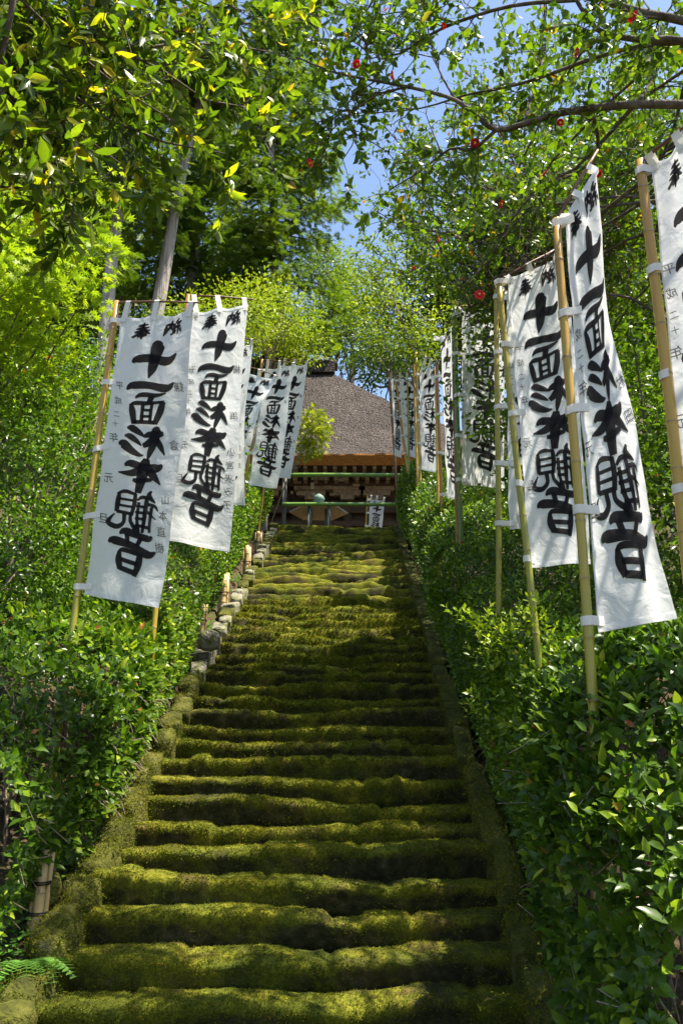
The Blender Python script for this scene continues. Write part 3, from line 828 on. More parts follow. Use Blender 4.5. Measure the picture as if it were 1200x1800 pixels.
MAIN = [('ten', .100), ('one', .247), ('face', .288), ('cedar', .408), ('book', .522), ('see', .632), ('sound', .755)]

def smooth_stroke(st, step=2.2):
    st = np.array(st, float)
    if len(st) == 2: k = max(2, int(np.linalg.norm(st[1, :2] - st[0, :2]) / step)); return st[0] + (st[1] - st[0]) * np.linspace(0, 1, k + 1)[:, None]
    P = np.vstack([2 * st[0] - st[1], st, 2 * st[-1] - st[-2]]); out = []
    for i in range(1, len(P) - 2):
        k = max(2, int(np.linalg.norm(P[i + 1, :2] - P[i, :2]) / step))
        for t in np.arange(k) / k:
            q = .5 * (2 * P[i] + (P[i + 1] - P[i - 1]) * t + (2 * P[i - 1] - 5 * P[i] + 4 * P[i + 1] - P[i + 2]) * t * t + (3 * P[i] - P[i - 1] - 3 * P[i + 1] + P[i + 2]) * t ** 3)
            q[2] = max(q[2], .8); out.append(q)
    out.append(st[-1]); return np.array(out)

_glyph = {}
def font_glyph(ch):
    if ch not in _glyph:
        cu = bpy.data.curves.new("glyph", 'FONT'); cu.body = ch; cu.resolution_u = 3; cu.offset = .004
        o = bpy.data.objects.new("glyph", cu); COL.objects.link(o)
        dg = bpy.context.evaluated_depsgraph_get()
        me = bpy.data.meshes.new_from_object(o.evaluated_get(dg))
        V = np.array([v.co[:2] for v in me.vertices]) if len(me.vertices) else np.zeros((0, 2))
        F = [tuple(p.vertices) for p in me.polygons]
        bpy.data.objects.remove(o); bpy.data.curves.remove(cu); bpy.data.meshes.remove(me)
        if len(V): V = V - (V.max(0) + V.min(0)) / 2
        _glyph[ch] = (V, F)
    return _glyph[ch]

def banner(label, TL, TR, BL, BR, pt, pl, left=(), right=(), H=2.4, yl=None, yr=None, rip=.02, rad=.026, tone=(0.05, .9), ties=5, seed=0, rowtie=True, group="prayer banners lining the stairs", low=None, fold=0.0, detail=True):
    yl = yl or H / (ray(*TL)[2] - ray(*BL)[2])
    yr = yr or H / (ray(*TR)[2] - ray(*BR)[2])
    C = [at(*TL, yl), at(*TR, yr), at(*BL, yl), at(*BR, yr)]
    wid = (np.linalg.norm(C[1] - C[0]) + np.linalg.norm(C[3] - C[2])) / 2
    hgt = np.linalg.norm(C[2] - C[0])
    nrm = norm(np.cross(C[1] - C[0], C[2] - C[0]))
    if np.dot(nrm, EYE - C[0]) < 0: nrm = -nrm
    def Pf(a, b, off=0.0):
        a = np.asarray(a, float); b = np.asarray(b, float)
        q = (1 - a)[..., None] * ((1 - b)[..., None] * C[0] + b[..., None] * C[2]) + a[..., None] * ((1 - b)[..., None] * C[1] + b[..., None] * C[3])
        q = q + np.array([0, 0, -1.0]) * (.012 * np.sin(a * math.pi * 2.2) ** 2 * (1 - b) ** 3)[..., None]
        d = rip * (np.sin(b * 5.1 + seed + a * 2.0) * a * 1.2 + .6 * np.sin(a * 7 + b * 2.5 + seed * 2) * (.3 + b) + .35 * np.sin(a * 15 + seed) * (1 - b) ** 4 + .30 * np.sin(b * 13 + a * 6 + seed) * a)
        d = d + fold * a * a * np.sin(b * 3.0) + .007 * np.exp(-a * 3.5) * np.cos(b * (ties - 1) * 6.283) + .006 * np.exp(-b * 14) * np.cos(a * 13.5)
        d = d + rip * .5 * fbm(np.stack([a * 3 + seed, b * 8, 0 * a], -1), 3)
        return q + nrm * (d + off)[..., None]
    B0 = at(*pl, yl); T0 = at(*pt, yl)
    d = norm(B0 - T0)
    base = B0 + d * ((B0[2] - float(gz(B0[0], B0[1]))) / max(-d[2], .2) + .25) if B0[2] > gz(B0[0], B0[1]) else B0
    if low is not None: base = B0
    root = thing("banner", (base[0], base[1], max(base[2], float(gz(base[0], base[1])))), label, "banner", group)
    mb = MB(); bamboo(mb, base, T0, rad * 1.08, rad * .9, .30, 12, tone[0], tone[1]); mb.obj("pole", [M['bamboo'], M['node']], root, True)
    # cloth
    na, nb = (26, 90) if detail else (14, 44)
    A, Bv = np.meshgrid(np.linspace(0, 1, na), np.linspace(0, 1, nb), indexing='ij')
    mb = MB(); mb.grid(Pf(A, Bv)); cl = mb.obj("cloth", M['cloth'], root, True)
    for name, (a0, a1, b0, b1) in {"hem": (0, 1, .985, 1.0), "top_hem": (0, 1, 0.0, .012), "side_hem": (0, .03, .012, .985)}.items():
        A2, B2 = np.meshgrid(np.linspace(a0, a1, 26 if a1 - a0 > .5 else 3), np.linspace(b0, b1, 3 if b1 - b0 < .1 else 90), indexing='ij')
        for sg in (.003,):
            mb = MB(); mb.grid(Pf(A2, B2, sg)); mb.obj(name, M['cloth'], cl, True)
    # crossbar
    TRu = Pf(np.array(1.0), np.array(0.0)) + np.array([0, 0, .085])
    bar0 = T0 - d * (-.01); bd = norm(TRu - bar0); bar1 = TRu + bd * .06
    mb = MB(); mb.tube([bar0 - bd * .03, (bar0 + bar1) / 2 + np.array([0, 0, .012]), bar1], [.011, .010, .008], 8); mb.obj("crossbar", M['rod'], root, True)
    for a in (.055, .47, .95):
        Cc = Pf(np.array(a), np.array(.008)); t = np.dot(Cc - bar0, bd); Bc = bar0 + bd * t
        Bc = Bc + np.array([0, 0, .012 * (1 - abs(2 * t / max(np.linalg.norm(bar1 - bar0), .1) - 1))])
        w2 = bd * .026
        path = [Cc + nrm * .007 - np.array([0, 0, .03]), Cc + nrm * .007, Bc + nrm * .014, Bc + np.array([0, 0, .014]), Bc - nrm * .014, Cc - nrm * .007, Cc - nrm * .006 - np.array([0, 0, .03])]
        mb = MB(); mb.grid(np.array([[p - w2, p + w2] for p in path])); mb.obj("tab", M['band'], root)
    # ties round the pole
    for b in np.linspace(.012, .975, ties):
        Cc = Pf(np.array(0.0), np.array(b)); t = (Cc[2] - base[2]) / (T0[2] - base[2]); Pc = base + (T0 - base) * t
        e = Pc - Cc; e[2] = 0; e = norm(e); nn = norm(np.cross(e, [0, 0, 1.0]));
        if np.dot(nn, nrm) < 0: nn = -nn
        r = rad * 1.08 + .004; dz = np.array([0, 0, R.uniform(-.03, .012)]); hw = np.array([0, 0, .024])
        path = [Cc - e * .05 + nn * .006, Cc + nn * .006, Pc + nn * r + dz * .7, Pc + (nn + e) * r * .72 + dz, Pc + e * r * 1.05 + dz, Pc + (e - nn) * r * .72 + dz, Pc - nn * r + dz * .7, Cc - nn * .006, Cc - e * .05 - nn * .006]
        mb = MB(); mb.grid(np.array([[p - hw, p + hw] for p in path])); mb.obj("tie", M['band'], root, True)
    # lettering
    U = .64 * wid / 100.0
    k = 0
    def draw(g, a0, b0, sx, sy, wf=1.16):
        nonlocal k
        mb = MB()
        for st in G[g][2]:
            s = smooth_stroke(st, 2.2 if detail else 4.0)
            dxy = norm(np.gradient(s[:, :2], axis=0)); nx_ = np.stack([-dxy[:, 1], dxy[:, 0]], 1)
            rows = []
            for f in (-.5, -.17, .17, .5):
                q = s[:, :2] + nx_ * ((s[:, 2:] * wf + .4) * f)
                rows.append(Pf(a0 + q[:, 0] * sx / wid, b0 + q[:, 1] * sy / hgt, .0035 + .00012 * (k % 9)))
            mb.grid(np.array(rows)); k += 1
        mb.obj("character", M['ink'], cl)
    ky = hgt / 2.4 * .00375          # vertical size of one unit, metres
    for g, b0 in MAIN: draw(g, .205, b0, U, ky, .88 if g == 'see' else .96 if g == 'face' else 1.1)
    draw('offer', .19, .022, U * .84, ky * .84, 1.3); draw('pay', .62, .018, U * .84, ky * .84, 1.3)
    if left or right:
        for colm, a0 in ((left, .11), (right, .90)):
            for ch, b, sz in colm:
                V, F = font_glyph(ch)
                if not len(V): continue
                sh = V[:, 0] + .18 * V[:, 1]
                a = a0 - sh * sz / wid; bb = b - V[:, 1] * sz / hgt
                mb = MB(); mb.add(Pf(a, bb, .0045), F); mb.obj("small_character", M['thin_ink'], cl)
    return root

DATE = [('平', .265, .075), ('成', .32, .07), ('二', .37, .06), ('十', .405, .055), ('年', .455, .085), ('元', .60, .09), ('旦', .74, .09)]
def names(s, b=.64, sz=.075): return [(c, b + .052 * i, sz) for i, c in enumerate(s)]
banner("white banner on a green bamboo pole, nearest on the left of the stairs", (215, 560), (344, 552), (150, 1045), (283, 1070), (206, 530), (128, 1105),
       DATE, [('鎌', .27, .09), ('倉', .47, .09)] + names("山本直樹", .66, .08), yr=6.2, seed=.4, rip=.030, rad=.028, tone=(.0, .75))
banner("second white banner on the left, partly behind the nearest left banner", (340, 550), (437, 535), (289, 950), (402, 972), (332, 518), (298, 843),
       DATE, [('横', .27, .085), ('浜', .47, .085)] + names("小宮求み子", .62, .085), yr=7.85, seed=2.0, rip=.034, tone=(.3, .85))
banner("third white banner on the left, a narrow strip showing behind the second", (388, 608), (441, 606), (362, 888), (428, 888), (385, 590), (352, 960), DATE, [('仙', .30, .08), ('台', .52, .08)] + names("庄司堂", .66, .08), seed=3.1, yr=9.9, rip=.02, tone=(.5, .9), detail=False)
banner("white banner swung aside by the wind between left hedge banners, lower half hidden", (425, 652), (484, 668), (386, 850), (420, 846), (424, 640), (392, 905), (), (), seed=4.2, yl=13.2, yr=12.9, rip=.05, fold=.08, tone=(.5, .9), detail=False)
banner("white banner over the upper left hedge with its foot against the leaves", (466, 648), (518, 646), (437, 853), (486, 858), (461, 632), (428, 876), [('四', .57, .08), ('万', .63, .08), ('六', .69, .08), ('千', .76, .08), ('日', .82, .08)], [('城', .3, .07)], seed=5.0, yl=14.9, yr=14.5, rip=.03, tone=(.6, .8), detail=False)
banner("white banner farthest up on the left, hanging beside the thatched roof", (497, 643), (542, 642), (470, 838), (511, 842), (492, 630), (462, 870), (), [('東', .28, .08), ('京', .47, .08)] + names("亘二", .68, .08), seed=6.3, yl=17.0, yr=16.6, rip=.02, tone=(.6, .8), detail=False)
# right side
banner("white banner cut off by the right edge of the picture, on thick brown bamboo", (1148, 292), (1262, 205), (1216, 1100), (1340, 1130), (1125, 282), (1196, 890), DATE, (), seed=1.3, yl=4.1, yr=3.75, rip=.02, rad=.030, tone=(.35, .72))
banner("white banner turned edgewise on long bamboo pole, nearest fully seen on the right", (986, 388), (1040, 300), (1059, 1110), (1178, 1090), (978, 385), (1046, 1290), [(c, b + .0, s * 1.1) for c, b, s in DATE], [('村', .5, .08), ('田', .58, .08)], seed=.9, yr=4.32, rip=.045, rad=.026, tone=(.0, .74))
banner("broad white banner on a slanting bamboo pole, second on the right", (890, 490), (985, 450), (932, 998), (1047, 987), (875, 492), (940, 1112), DATE, [('願', .27, .07)], seed=3.9, yr=6.15, rip=.034, rad=.026, tone=(.08, .5))
banner("white banner mostly hidden behind the second right banner, on upright pole", (889, 520), (950, 505), (893, 932), (965, 925), (872, 505), (876, 1030), DATE, names("藤沢", .5, .07), seed=2.4, yr=7.6, rip=.02, rad=.026, tone=(.15, .5))
banner("shaded white banner on dark green pole in the middle of the right row", (811, 549), (884, 541), (813, 852), (888, 858), (798, 540), (809, 942), DATE, names("茨木いくせ", .60, .07), seed=4.6, yr=10.6, rip=.015, rad=.032, tone=(-.05, .1), detail=True)
banner("narrow white banner turned nearly edge-on behind brown pole, right row", (773, 592), (797, 578), (787, 876), (803, 880), (767, 640), (776, 886), (), names("鎌倉山", .5, .07), seed=5.5, yl=12.6, yr=12.1, rip=.03, rad=.028, tone=(.6, .9), detail=False)
banner("bright white banner over the upper right hedge, fully readable", (737, 657), (770, 643), (741, 826), (772, 832), (731, 620), (738, 850), DATE, (), seed=6.1, yl=15.6, yr=15.2, rip=.02, rad=.028, tone=(.45, .7), detail=False)
banner("white banner second from the temple roof on the right", (702, 668), (733, 664), (714, 801), (733, 806), (694, 655), (715, 822), DATE, (), seed=7.1, yl=17.2, yr=16.8, rip=.03, rad=.028, tone=(.4, .8), detail=False)
banner("white banner farthest up on the right against the thatched roof", (687, 664), (704, 668), (692, 800), (708, 806), (683, 652), (694, 812), (), (), seed=7.9, yl=18.2, yr=17.7, rip=.03, rad=.03, tone=(.9, .9), detail=False)
banner("small white banner standing on the terrace before the temple doors", (650, 877), (675, 880), (645, 975), (668, 975), (646, 870), (642, 935), (), (), seed=8.3, yl=21.0, yr=20.9, H=1.5, rip=.01, rad=.024, tone=(.6, .7), detail=False, group=None)

# extra bare banner poles on the right
for (pt, pl, y, r, tn, lab) in (((797, 640), (797, 924), 10.2, .024, (.75, .95), "bare brown bamboo pole beside the dark green banner pole"),
                               ((766, 650), (765, 868), 12.9, .024, (.5, .6), "bare yellow bamboo pole beside the edge-on banner"),
                               ((727, 640), (733, 838), 15.8, .024, (.5, .7), "bare thin bamboo pole left of the bright upper right banner"),
                               ((716, 665), (716, 812), 17.0, .022, (.2, .4), "bare green bamboo pole among the farthest right banners")):
    T0, B0 = at(*pt, y), at(*pl, y); base = B0.copy(); base[2] = float(gz(B0[0], B0[1])) - .1
    mb = MB(); bamboo(mb, base, T0, r * 1.1, r * .9, .3, 10, *tn)
    o = mb.obj("bamboo_pole", [M['bamboo'], M['node']], None, True); tag(o, lab, "pole", "bare bamboo poles on the right")

# dry bamboo stakes of the hedge fence
def hit(u, v, lift=0.0):
    r_ = ray(u, v); y = np.arange(3.2, 24, .02); P = EYE + r_ * y[:, None]
    h = np.nonzero(P[:, 2] < gz(P[:, 0], P[:, 1]) + lift)[0]
    return P[h[0]] if len(h) else EYE + r_ * 20
def stake(u, v, h, r, lab, y=None):
    p = hit(u, v) if y is None else at(u, v, y)
    root = thing("bamboo_stake", p, lab, "stake", "dry bamboo stakes of the hedge fence")
    mb = MB(); bamboo(mb, p - np.array([0, 0, .15]), p + np.array([.01, .02, h]), r, r * .95, .26, 14, .4, .8); mb.obj("pole", [M['bamboo_old'], M['node']], root, True)
    for sx in (-1, 1):
        q = p + np.array([sx * r * 1.25, .35 * r, 0])
        mb = MB(); bamboo(mb, q - np.array([0, 0, .12]), q + np.array([.01, .02, h * .97]), r * .55, r * .5, .3, 8, .0, .4); mb.obj("splint", [M['bamboo_old'], M['node']], root, True)
    for t in (.28, .62):
        z = h * t; a = np.linspace(0, 2 * math.pi, 13)
        for dz in (0, .012):
            mb = MB(); mb.tube([(p[0] + .01 * t + 1.75 * r * math.cos(q), p[1] + .3 * r + 1.3 * r * math.sin(q), p[2] + z + dz + .006 * math.sin(q)) for q in a], .005, 5, 0, False); mb.obj("twine", M['tie'], root)
stake(60, 1652, .5, .033, "tan bamboo stake bound with black twine nearest on the left, by the ferns")
stake(325, 1172, .55, .036, "tan bamboo stake beside the dark left kerb below the second left banner")
stake(351, 1143, .6, .036, "tan bamboo stake just above the boulder on the left", y=None)
stake(389, 1105, .85, .042, "thick sunlit bamboo stake rising beside the long grass blades")
stake(431, 1036, .8, .04, "pale sunlit bamboo stake high on the left hedge")
stake(452, 985, .6, .04, "pale bamboo stake highest up the left kerb")
stake(1085, 1800, .75, .045, "tan bamboo stake in the shade at the lower right corner", y=4.55)
stake(968, 1628, .35, .03, "tan bamboo stake half hidden in leaves on the right hedge foot")
stake(856, 1268, .3, .03, "small bamboo stake showing between leaves on the middle right hedge")

# ------------------------------------------------------------------ plants
def tint_hedge(n, t): 
    q = np.clip(R.normal(.42, .17, n), 0.02, .9)
    q = np.where((np.asarray(t) > .85) & (R.random(n) < .25), R.uniform(.82, .95, n), q)
    return np.where(R.random(n) < .006, R.uniform(.975, 1, n), q)
def tint_cam(n, t):
    q = np.clip(R.normal(.48, .17, n), .02, .92)
    return np.where(R.random(n) < .03, R.uniform(.94, .99, n), q)
def tint_over(n, t):
    q = np.clip(R.normal(.45, .22, n), .02, .86)
    return np.where(R.random(n) < .06, R.uniform(.88, 1, n), q)

def curve_path(A, B, sag=.0, wob=.06, n=8):
    A, B = np.asarray(A, float), np.asarray(B, float)
    L = np.linalg.norm(B - A); t = np.linspace(0, 1, n)[:, None]
    P = A + (B - A) * t + np.array([0, 0, 1.0]) * (-sag * L * 4 * t * (1 - t))
    sd = R.uniform(0, 50)
    W = np.stack([fbm(np.stack([t[:, 0] * 3 + sd, 0 * t[:, 0] + k * 7, 0 * t[:, 0]], -1), 2) for k in range(3)], 1)
    return P + W * wob * L * np.sin(np.pi * t) ** .7

HX = [(.16, .10), (.07, .35), (0.0, .70), (0.0, 1.0), (.12, 1.24), (.40, 1.38), (.9, 1.46), (1.5, 1.60), (2.2, 1.85)]
HXR = [(.10, .10), (.05, .35), (.04, .66), (.08, .96), (.20, 1.20), (.48, 1.38), (.9, 1.44), (1.5, 1.50), (2.2, 1.56)]
def hedge_sec(side, y, s):
    h = np.array(HX if side < 0 else HXR); seg = np.r_[0, np.cumsum(np.linalg.norm(np.diff(h, axis=0), axis=1))]
    q = s * seg[-1]
    o = np.interp(q, seg, h[:, 0]); hh = np.interp(q, seg, h[:, 1])
    e = .02 * seg[-1]
    no = np.interp(q + e, seg, h[:, 1]) - np.interp(q - e, seg, h[:, 1]); nh = -(np.interp(q + e, seg, h[:, 0]) - np.interp(q - e, seg, h[:, 0]))
    # outward normal in (o,h) plane points to -o / +h
    und = .16 * fbm(np.stack([y * .9 + side * 30, q * 1.1, 0 * y], -1), 3)
    lift = .10 * fbm(np.stack([y * .6 + 11, 0 * y + side, 0 * y], -1), 2)
    if side < 0: xi = xL(y) - .03 - .21 * np.clip((y - 8.5) / 2.5, 0, 1) - .12 * np.clip((6.2 - y) / .8, 0, 1) * 2
    else: xi = xR(y) + .10 - .07 * np.clip((5.3 - y) / .5, 0, 1)
    hs = 1.0 + .12 * np.clip((y - 12) / 6, 0, 1) + (.13 if side > 0 else 0)
    hs = hs + (.42 * np.clip((5.5 - y) / .8, 0, 1) * np.clip((y - 3.4) / .7, 0, 1) if side > 0 else 0)
    x = xi + side * (o - und); z = nose(y) + hh * hs + und * .6 + lift
    N = norm(np.stack([side * -no, -.35 * np.ones_like(y), -nh], -1))
    N[..., 0] = -side * np.abs(no); N[..., 2] = np.abs(nh)
    return np.stack([x, y, z], -1), norm(N)

def hedge_shrub(side, ya, yb, label, singles=0, s_hi=1.0):
    yc = (ya + yb) / 2
    near = yc < 7.4; mid = yc < 11.5
    base = np.array([(xL(yc) - 1.0) if side < 0 else (xR(yc) + .85), yc, 0.0]); base[2] = float(gz(base[0], yc))
    root = thing("camellia_shrub", base, label, "shrub", "clipped camellia shrubs of the %s hedge" % ("left" if side < 0 else "right"))
    lv = Leaves()
    dens = 445 if near else 460 if mid else 310
    size = .090 if yc < 5.2 and side > 0 else .076 if near else .064 if mid else .076
    nl = 6 if near else 5
    n = int(dens * (yb - ya) * 3.5)
    y = R.uniform(ya - .12, yb + .12, n); s = R.random(n) ** .9 * s_hi
    P, N = hedge_sec(side, y, s)
    # thin the foot of the hedge so stems show
    keep = (R.random(n) < np.clip(.30 + s * 7, 0, 1)) & (R.random(n) < np.clip(.95 + 1.3 * fbm(P * 1.9 + 40, 2), .25, 1))
    P, N = P[keep], N[keep]; n = len(P)
    inset = np.minimum(R.exponential(.10, n), .5)
    D = N + np.array([0, 0, .55]) + R.normal(size=(n, 3)) * .42
    L = R.uniform(.10, .22, n)
    # long fresh shoots that break the outline
    lg = R.random(n) < .05
    L = np.where(lg, L + .15, L); inset = np.where(lg, 0, inset)
    P0 = P - N * inset[:, None] - norm(D) * (L * .6)[:, None]
    pat = fbm(P * .9 + 70, 3); big = 1 + .45 * fbm(P * 1.1 + 20, 2)
    for lo, hi in ((-9, -.15), (-.15, .15), (.15, 9)):            # neighbouring bushes differ in tone and leaf size
        k_ = (pat >= lo) & (pat < hi)
        if k_.any(): shoot_leaves(lv, P0[k_], D[k_], L[k_], nl, size * float(np.mean(big[k_])) * (1.12 if lo > 0 else .92 if hi < 0 else 1), .95 if near else 1.0, lambda n_, t_, o_=(.12 if lo > 0 else -.10 if hi < 0 else 0): np.where((q_ := tint_hedge(n_, t_)) < .93, np.clip(q_ + o_, .02, .93), q_), .45)
    if side > 0 and 5.7 <= ya < 6.9:            # pale new growth standing out of the hedge
        px = np.array([(808, 1072), (820, 1082), (835, 1092), (846, 1072), (858, 1098), (880, 1104), (900, 1088), (915, 1072), (935, 1060), (945, 1075), (955, 1100), (868, 1120), (840, 1130), (825, 1240), (830, 1215)])
        Q = np.array([at(a, b, 5.75 if b < 1200 else 6.4) for a, b in px]); Q = np.repeat(Q, 3, 0) + R.normal(size=(len(Q) * 3, 3)) * .03
        Dq = np.array([-.35, -.25, .8]) + R.normal(size=Q.shape) * .28; Lq = R.uniform(.10, .2, len(Q))
        shoot_leaves(lv, Q - norm(Dq) * (Lq * 1.0)[:, None], Dq, Lq * 1.1, 8, .055, .8, lambda n_, t_: R.uniform(.80, .955, n_), .3)
    if near:
        mbt = MB()
        for i in R.choice(n, min(n, 450), replace=False):
            mbt.tube([P0[i] - norm(D[i]) * .10, P0[i], P0[i] + norm(D[i]) * L[i]], [.0035, .003, .0015], 3, 0, False)
        t = mbt.obj("twigs", M['stem'], root); t["kind"] = "stuff"
    foliage(root, lv, 'l8' if yc < 5.5 else 'l4', 'hedge', "foliage", singles, 'l12')
    # stems
    ns = 9 if near else 7 if mid else 4
    for i in range(ns):
        yy = ya + (yb - ya) * (i + R.random()) / ns
        o = R.uniform(.12, .6)
        x = (xL(yy) - .55 - o) if side < 0 else (xR(yy) + .40 + o)
        A = np.array([x, yy, float(gz(x, yy)) - .05]); B = A + np.array([R.normal(0, .15), R.normal(0, .18), R.uniform(.8, 1.15)])
        mb = MB(); p = curve_path(A, B, 0, .12, 7); r = R.uniform(.008, .017)
        mb.tube(p, np.linspace(r, r * .6, 7), 6)
        for j in range(2):
            k = R.integers(2, 6); q = p[k] + np.array([-side * R.uniform(-.3, .08), R.normal(0, .2), R.uniform(.15, .45)])
            mb.tube(curve_path(p[k], q, 0, .15, 5), np.linspace(r * .5, .003, 5), 4, 0, False)
        mb.obj("stem", M['stem'], root, True)
    return root

LB = [5.2, 5.95, 6.7, 8.0, 9.5, 11.2, 13.2, 15.6, 18.6]
LLAB = ["glossy camellia shrub at the lower left edge, above the ferns", "camellia shrub just left of the nearest tan stake, sunlit leaves", "camellia shrub under the foot of the nearest left banner",
        "camellia shrub under the second left banner", "camellia shrub behind the thick sunlit bamboo stake", "camellia shrub above the thick sunlit stake on the left", "bright camellia shrub below the left banners halfway up", "camellia shrub ending the left hedge at the stair top"]
for i in range(8): hedge_shrub(-1, LB[i], LB[i + 1], LLAB[i], 300 if i < 2 else 0)
RB_ = [3.3, 4.5, 5.7, 7.0, 8.6, 10.4, 12.6, 15.2, 18.9]
RLAB = ["camellia shrub in the lower right corner, large shaded leaves", "glossy camellia shrub round the foot of the edgewise right banner pole", "camellia shrub with yellow-green shoots left of the slanting bamboo pole",
        "dark camellia shrub below the broad right banner", "camellia shrub below the shaded banner on the right", "camellia shrub below the edge-on banner on the right", "camellia shrub below the bright upper right banner", "dense camellia shrub ending the right hedge beside the temple"]
for i in range(8): hedge_shrub(1, RB_[i], RB_[i + 1], RLAB[i], 300 if i < 3 else 0)

# generic crowns made of leaf clumps
def clump_crown(lv, ells, nclump, per, crad, size, wid, tmean, tsd, flat=.6, shell=.55, upb=.5, droop=.15):
    Vv = np.array([np.prod(e[1]) for e in ells]) ** .67; Vv = Vv / Vv.sum()
    k = R.choice(len(ells), nclump, p=Vv)
    c = np.array([ells[i][0] for i in k]); r = np.array([ells[i][1] for i in k])
    d = norm(R.normal(size=(nclump, 3))); rr = R.uniform(shell, 1.0, nclump)[:, None]
    wob = 1 + .25 * fbm(d * 2.1 + c * .37, 3)[:, None]
    cc = c + d * r * rr * wob
    tc = R.normal(tmean, tsd * .7, nclump)
    for i in range(0, 1):
        g_ = R.normal(size=(nclump, per, 3)); g_ = g_ * crad * np.array([1, 1, flat]) * R.uniform(.6, 1.3, nclump)[:, None, None]
        P = (cc[:, None] + g_).reshape(-1, 3); n = len(P)
        out = norm(g_.reshape(-1, 3)) + np.repeat(d, per, 0) * .6
        Y = out + R.normal(size=(n, 3)) * .5 + np.array([0, 0, -droop])
        Z = np.array([0, 0, upb]) + np.repeat(d, per, 0) * .5 + R.normal(size=(n, 3)) * .4
        lv.add(P, Y, Z, size * R.uniform(.6, 1.25, n), wid, np.clip(np.repeat(tc, per) + R.normal(0, tsd * .6, n), 0, 1))
    return cc

def tree(name, label, cat, base, ells, nclump, per, crad, size, tpl, mat, tmean=.45, tsd=.2, wid=1.0, trunk_r=.12, bark='bark', limbs=12, group=None, flat=.6, top=None, shell=.5, upb=.5, crown="crown", nseg=8, multi=1):
    base = np.asarray(base, float)
    if len(base) == 2: base = np.array([base[0], base[1], float(gz(base[0], base[1]))])
    root = thing(name, base, label, cat, group)
    lv = Leaves()
    cc = clump_crown(lv, ells, nclump, per, crad, size, wid, tmean, tsd, flat, shell, upb)
    foliage(root, lv, tpl, mat, crown)
    ctr = np.mean([e[0] for e in ells], 0) if top is None else np.asarray(top, float)
    mb = MB(); p = curve_path(base - np.array([0, 0, .2]), ctr, 0, .06, 10); mb.tube(p, np.linspace(trunk_r, trunk_r * .35, 10), nseg)
    mb.obj("trunk", M[bark], root, True)
    for i in R.choice(len(cc), min(limbs, len(cc)), replace=False):
        k = int(R.integers(4, 10)); q = curve_path(p[k], cc[i], .03, .12, 6)
        mb = MB(); mb.tube(q, np.linspace(trunk_r * .28, .006, 6), 5, 0, False); mb.obj("limb", M[bark], root, True)
    return root

def E(u, v, y, rx, ry, rz): return (at(u, v, y), np.array([rx, ry, rz]))
BG = "evergreen trees filling the hillside"

# left bank: taller camellias behind the hedge
tree("camellia_bush", "tall camellia bush left of the nearest left banner pole", "shrub", (-3.4, 7.6), [E(70, 830, 7.9, .85, .8, 1.0), E(20, 1000, 7.2, .8, .7, .7)], 420, 26, .13, .060, 'l8', 'hedge', .42, .2, .95, .05, 'stem', 26, group="camellia bushes on the left bank")
tree("camellia_bush", "camellia bush below the maple at the left edge, yellow leaves among green", "shrub", (-4.3, 10.2), [E(95, 690, 10.2, 1.0, .9, .9), E(10, 720, 9.6, .9, .8, 1.0)], 420, 22, .15, .068, 'l4', 'camellia', .5, .2, 1, .06, 'stem', 26, group="camellia bushes on the left bank")
tree("camellia_bush", "camellia bush behind the second left banner", "shrub", (-3.9, 12.3), [E(230, 700, 12.8, 1.1, 1.0, 1.3), E(330, 800, 12.5, .9, .8, 1.1)], 320, 20, .17, .075, 'l4', 'hedge', .45, .2, 1, .06, 'stem', 12, group="camellia bushes on the left bank")
tree("deciduous_shrub", "yellow-green young shrub behind the two nearest left banners", "shrub", (-3.3, 14.6), [E(345, 580, 14.0, .8, .7, .6), E(420, 555, 14.6, .8, .8, .8)], 240, 16, .17, .085, 'l4', 'spring', .5, .25, .8, .04, 'stem', 22, flat=.5)
tree("deciduous_shrub", "yellow-green young tree above the middle left banners", "tree", (-2.6, 17.4), [E(470, 555, 17.0, 1.1, .9, .9), E(525, 600, 17.4, .6, .6, .5)], 230, 16, .18, .09, 'l4', 'spring', .55, .25, .8, .04, 'stem', 22, flat=.45)
tree("maple_sapling", "small bright green sapling in front of the thatched roof", "tree", (-1.75, 18.9), [E(552, 760, 18.8, .38, .35, .45), E(556, 728, 18.8, .26, .25, .2), E(540, 790, 18.8, .3, .3, .22)], 60, 14, .10, .085, 'maple', 'spring', .8, .2, 1, .02, 'stem', 10, flat=.5)

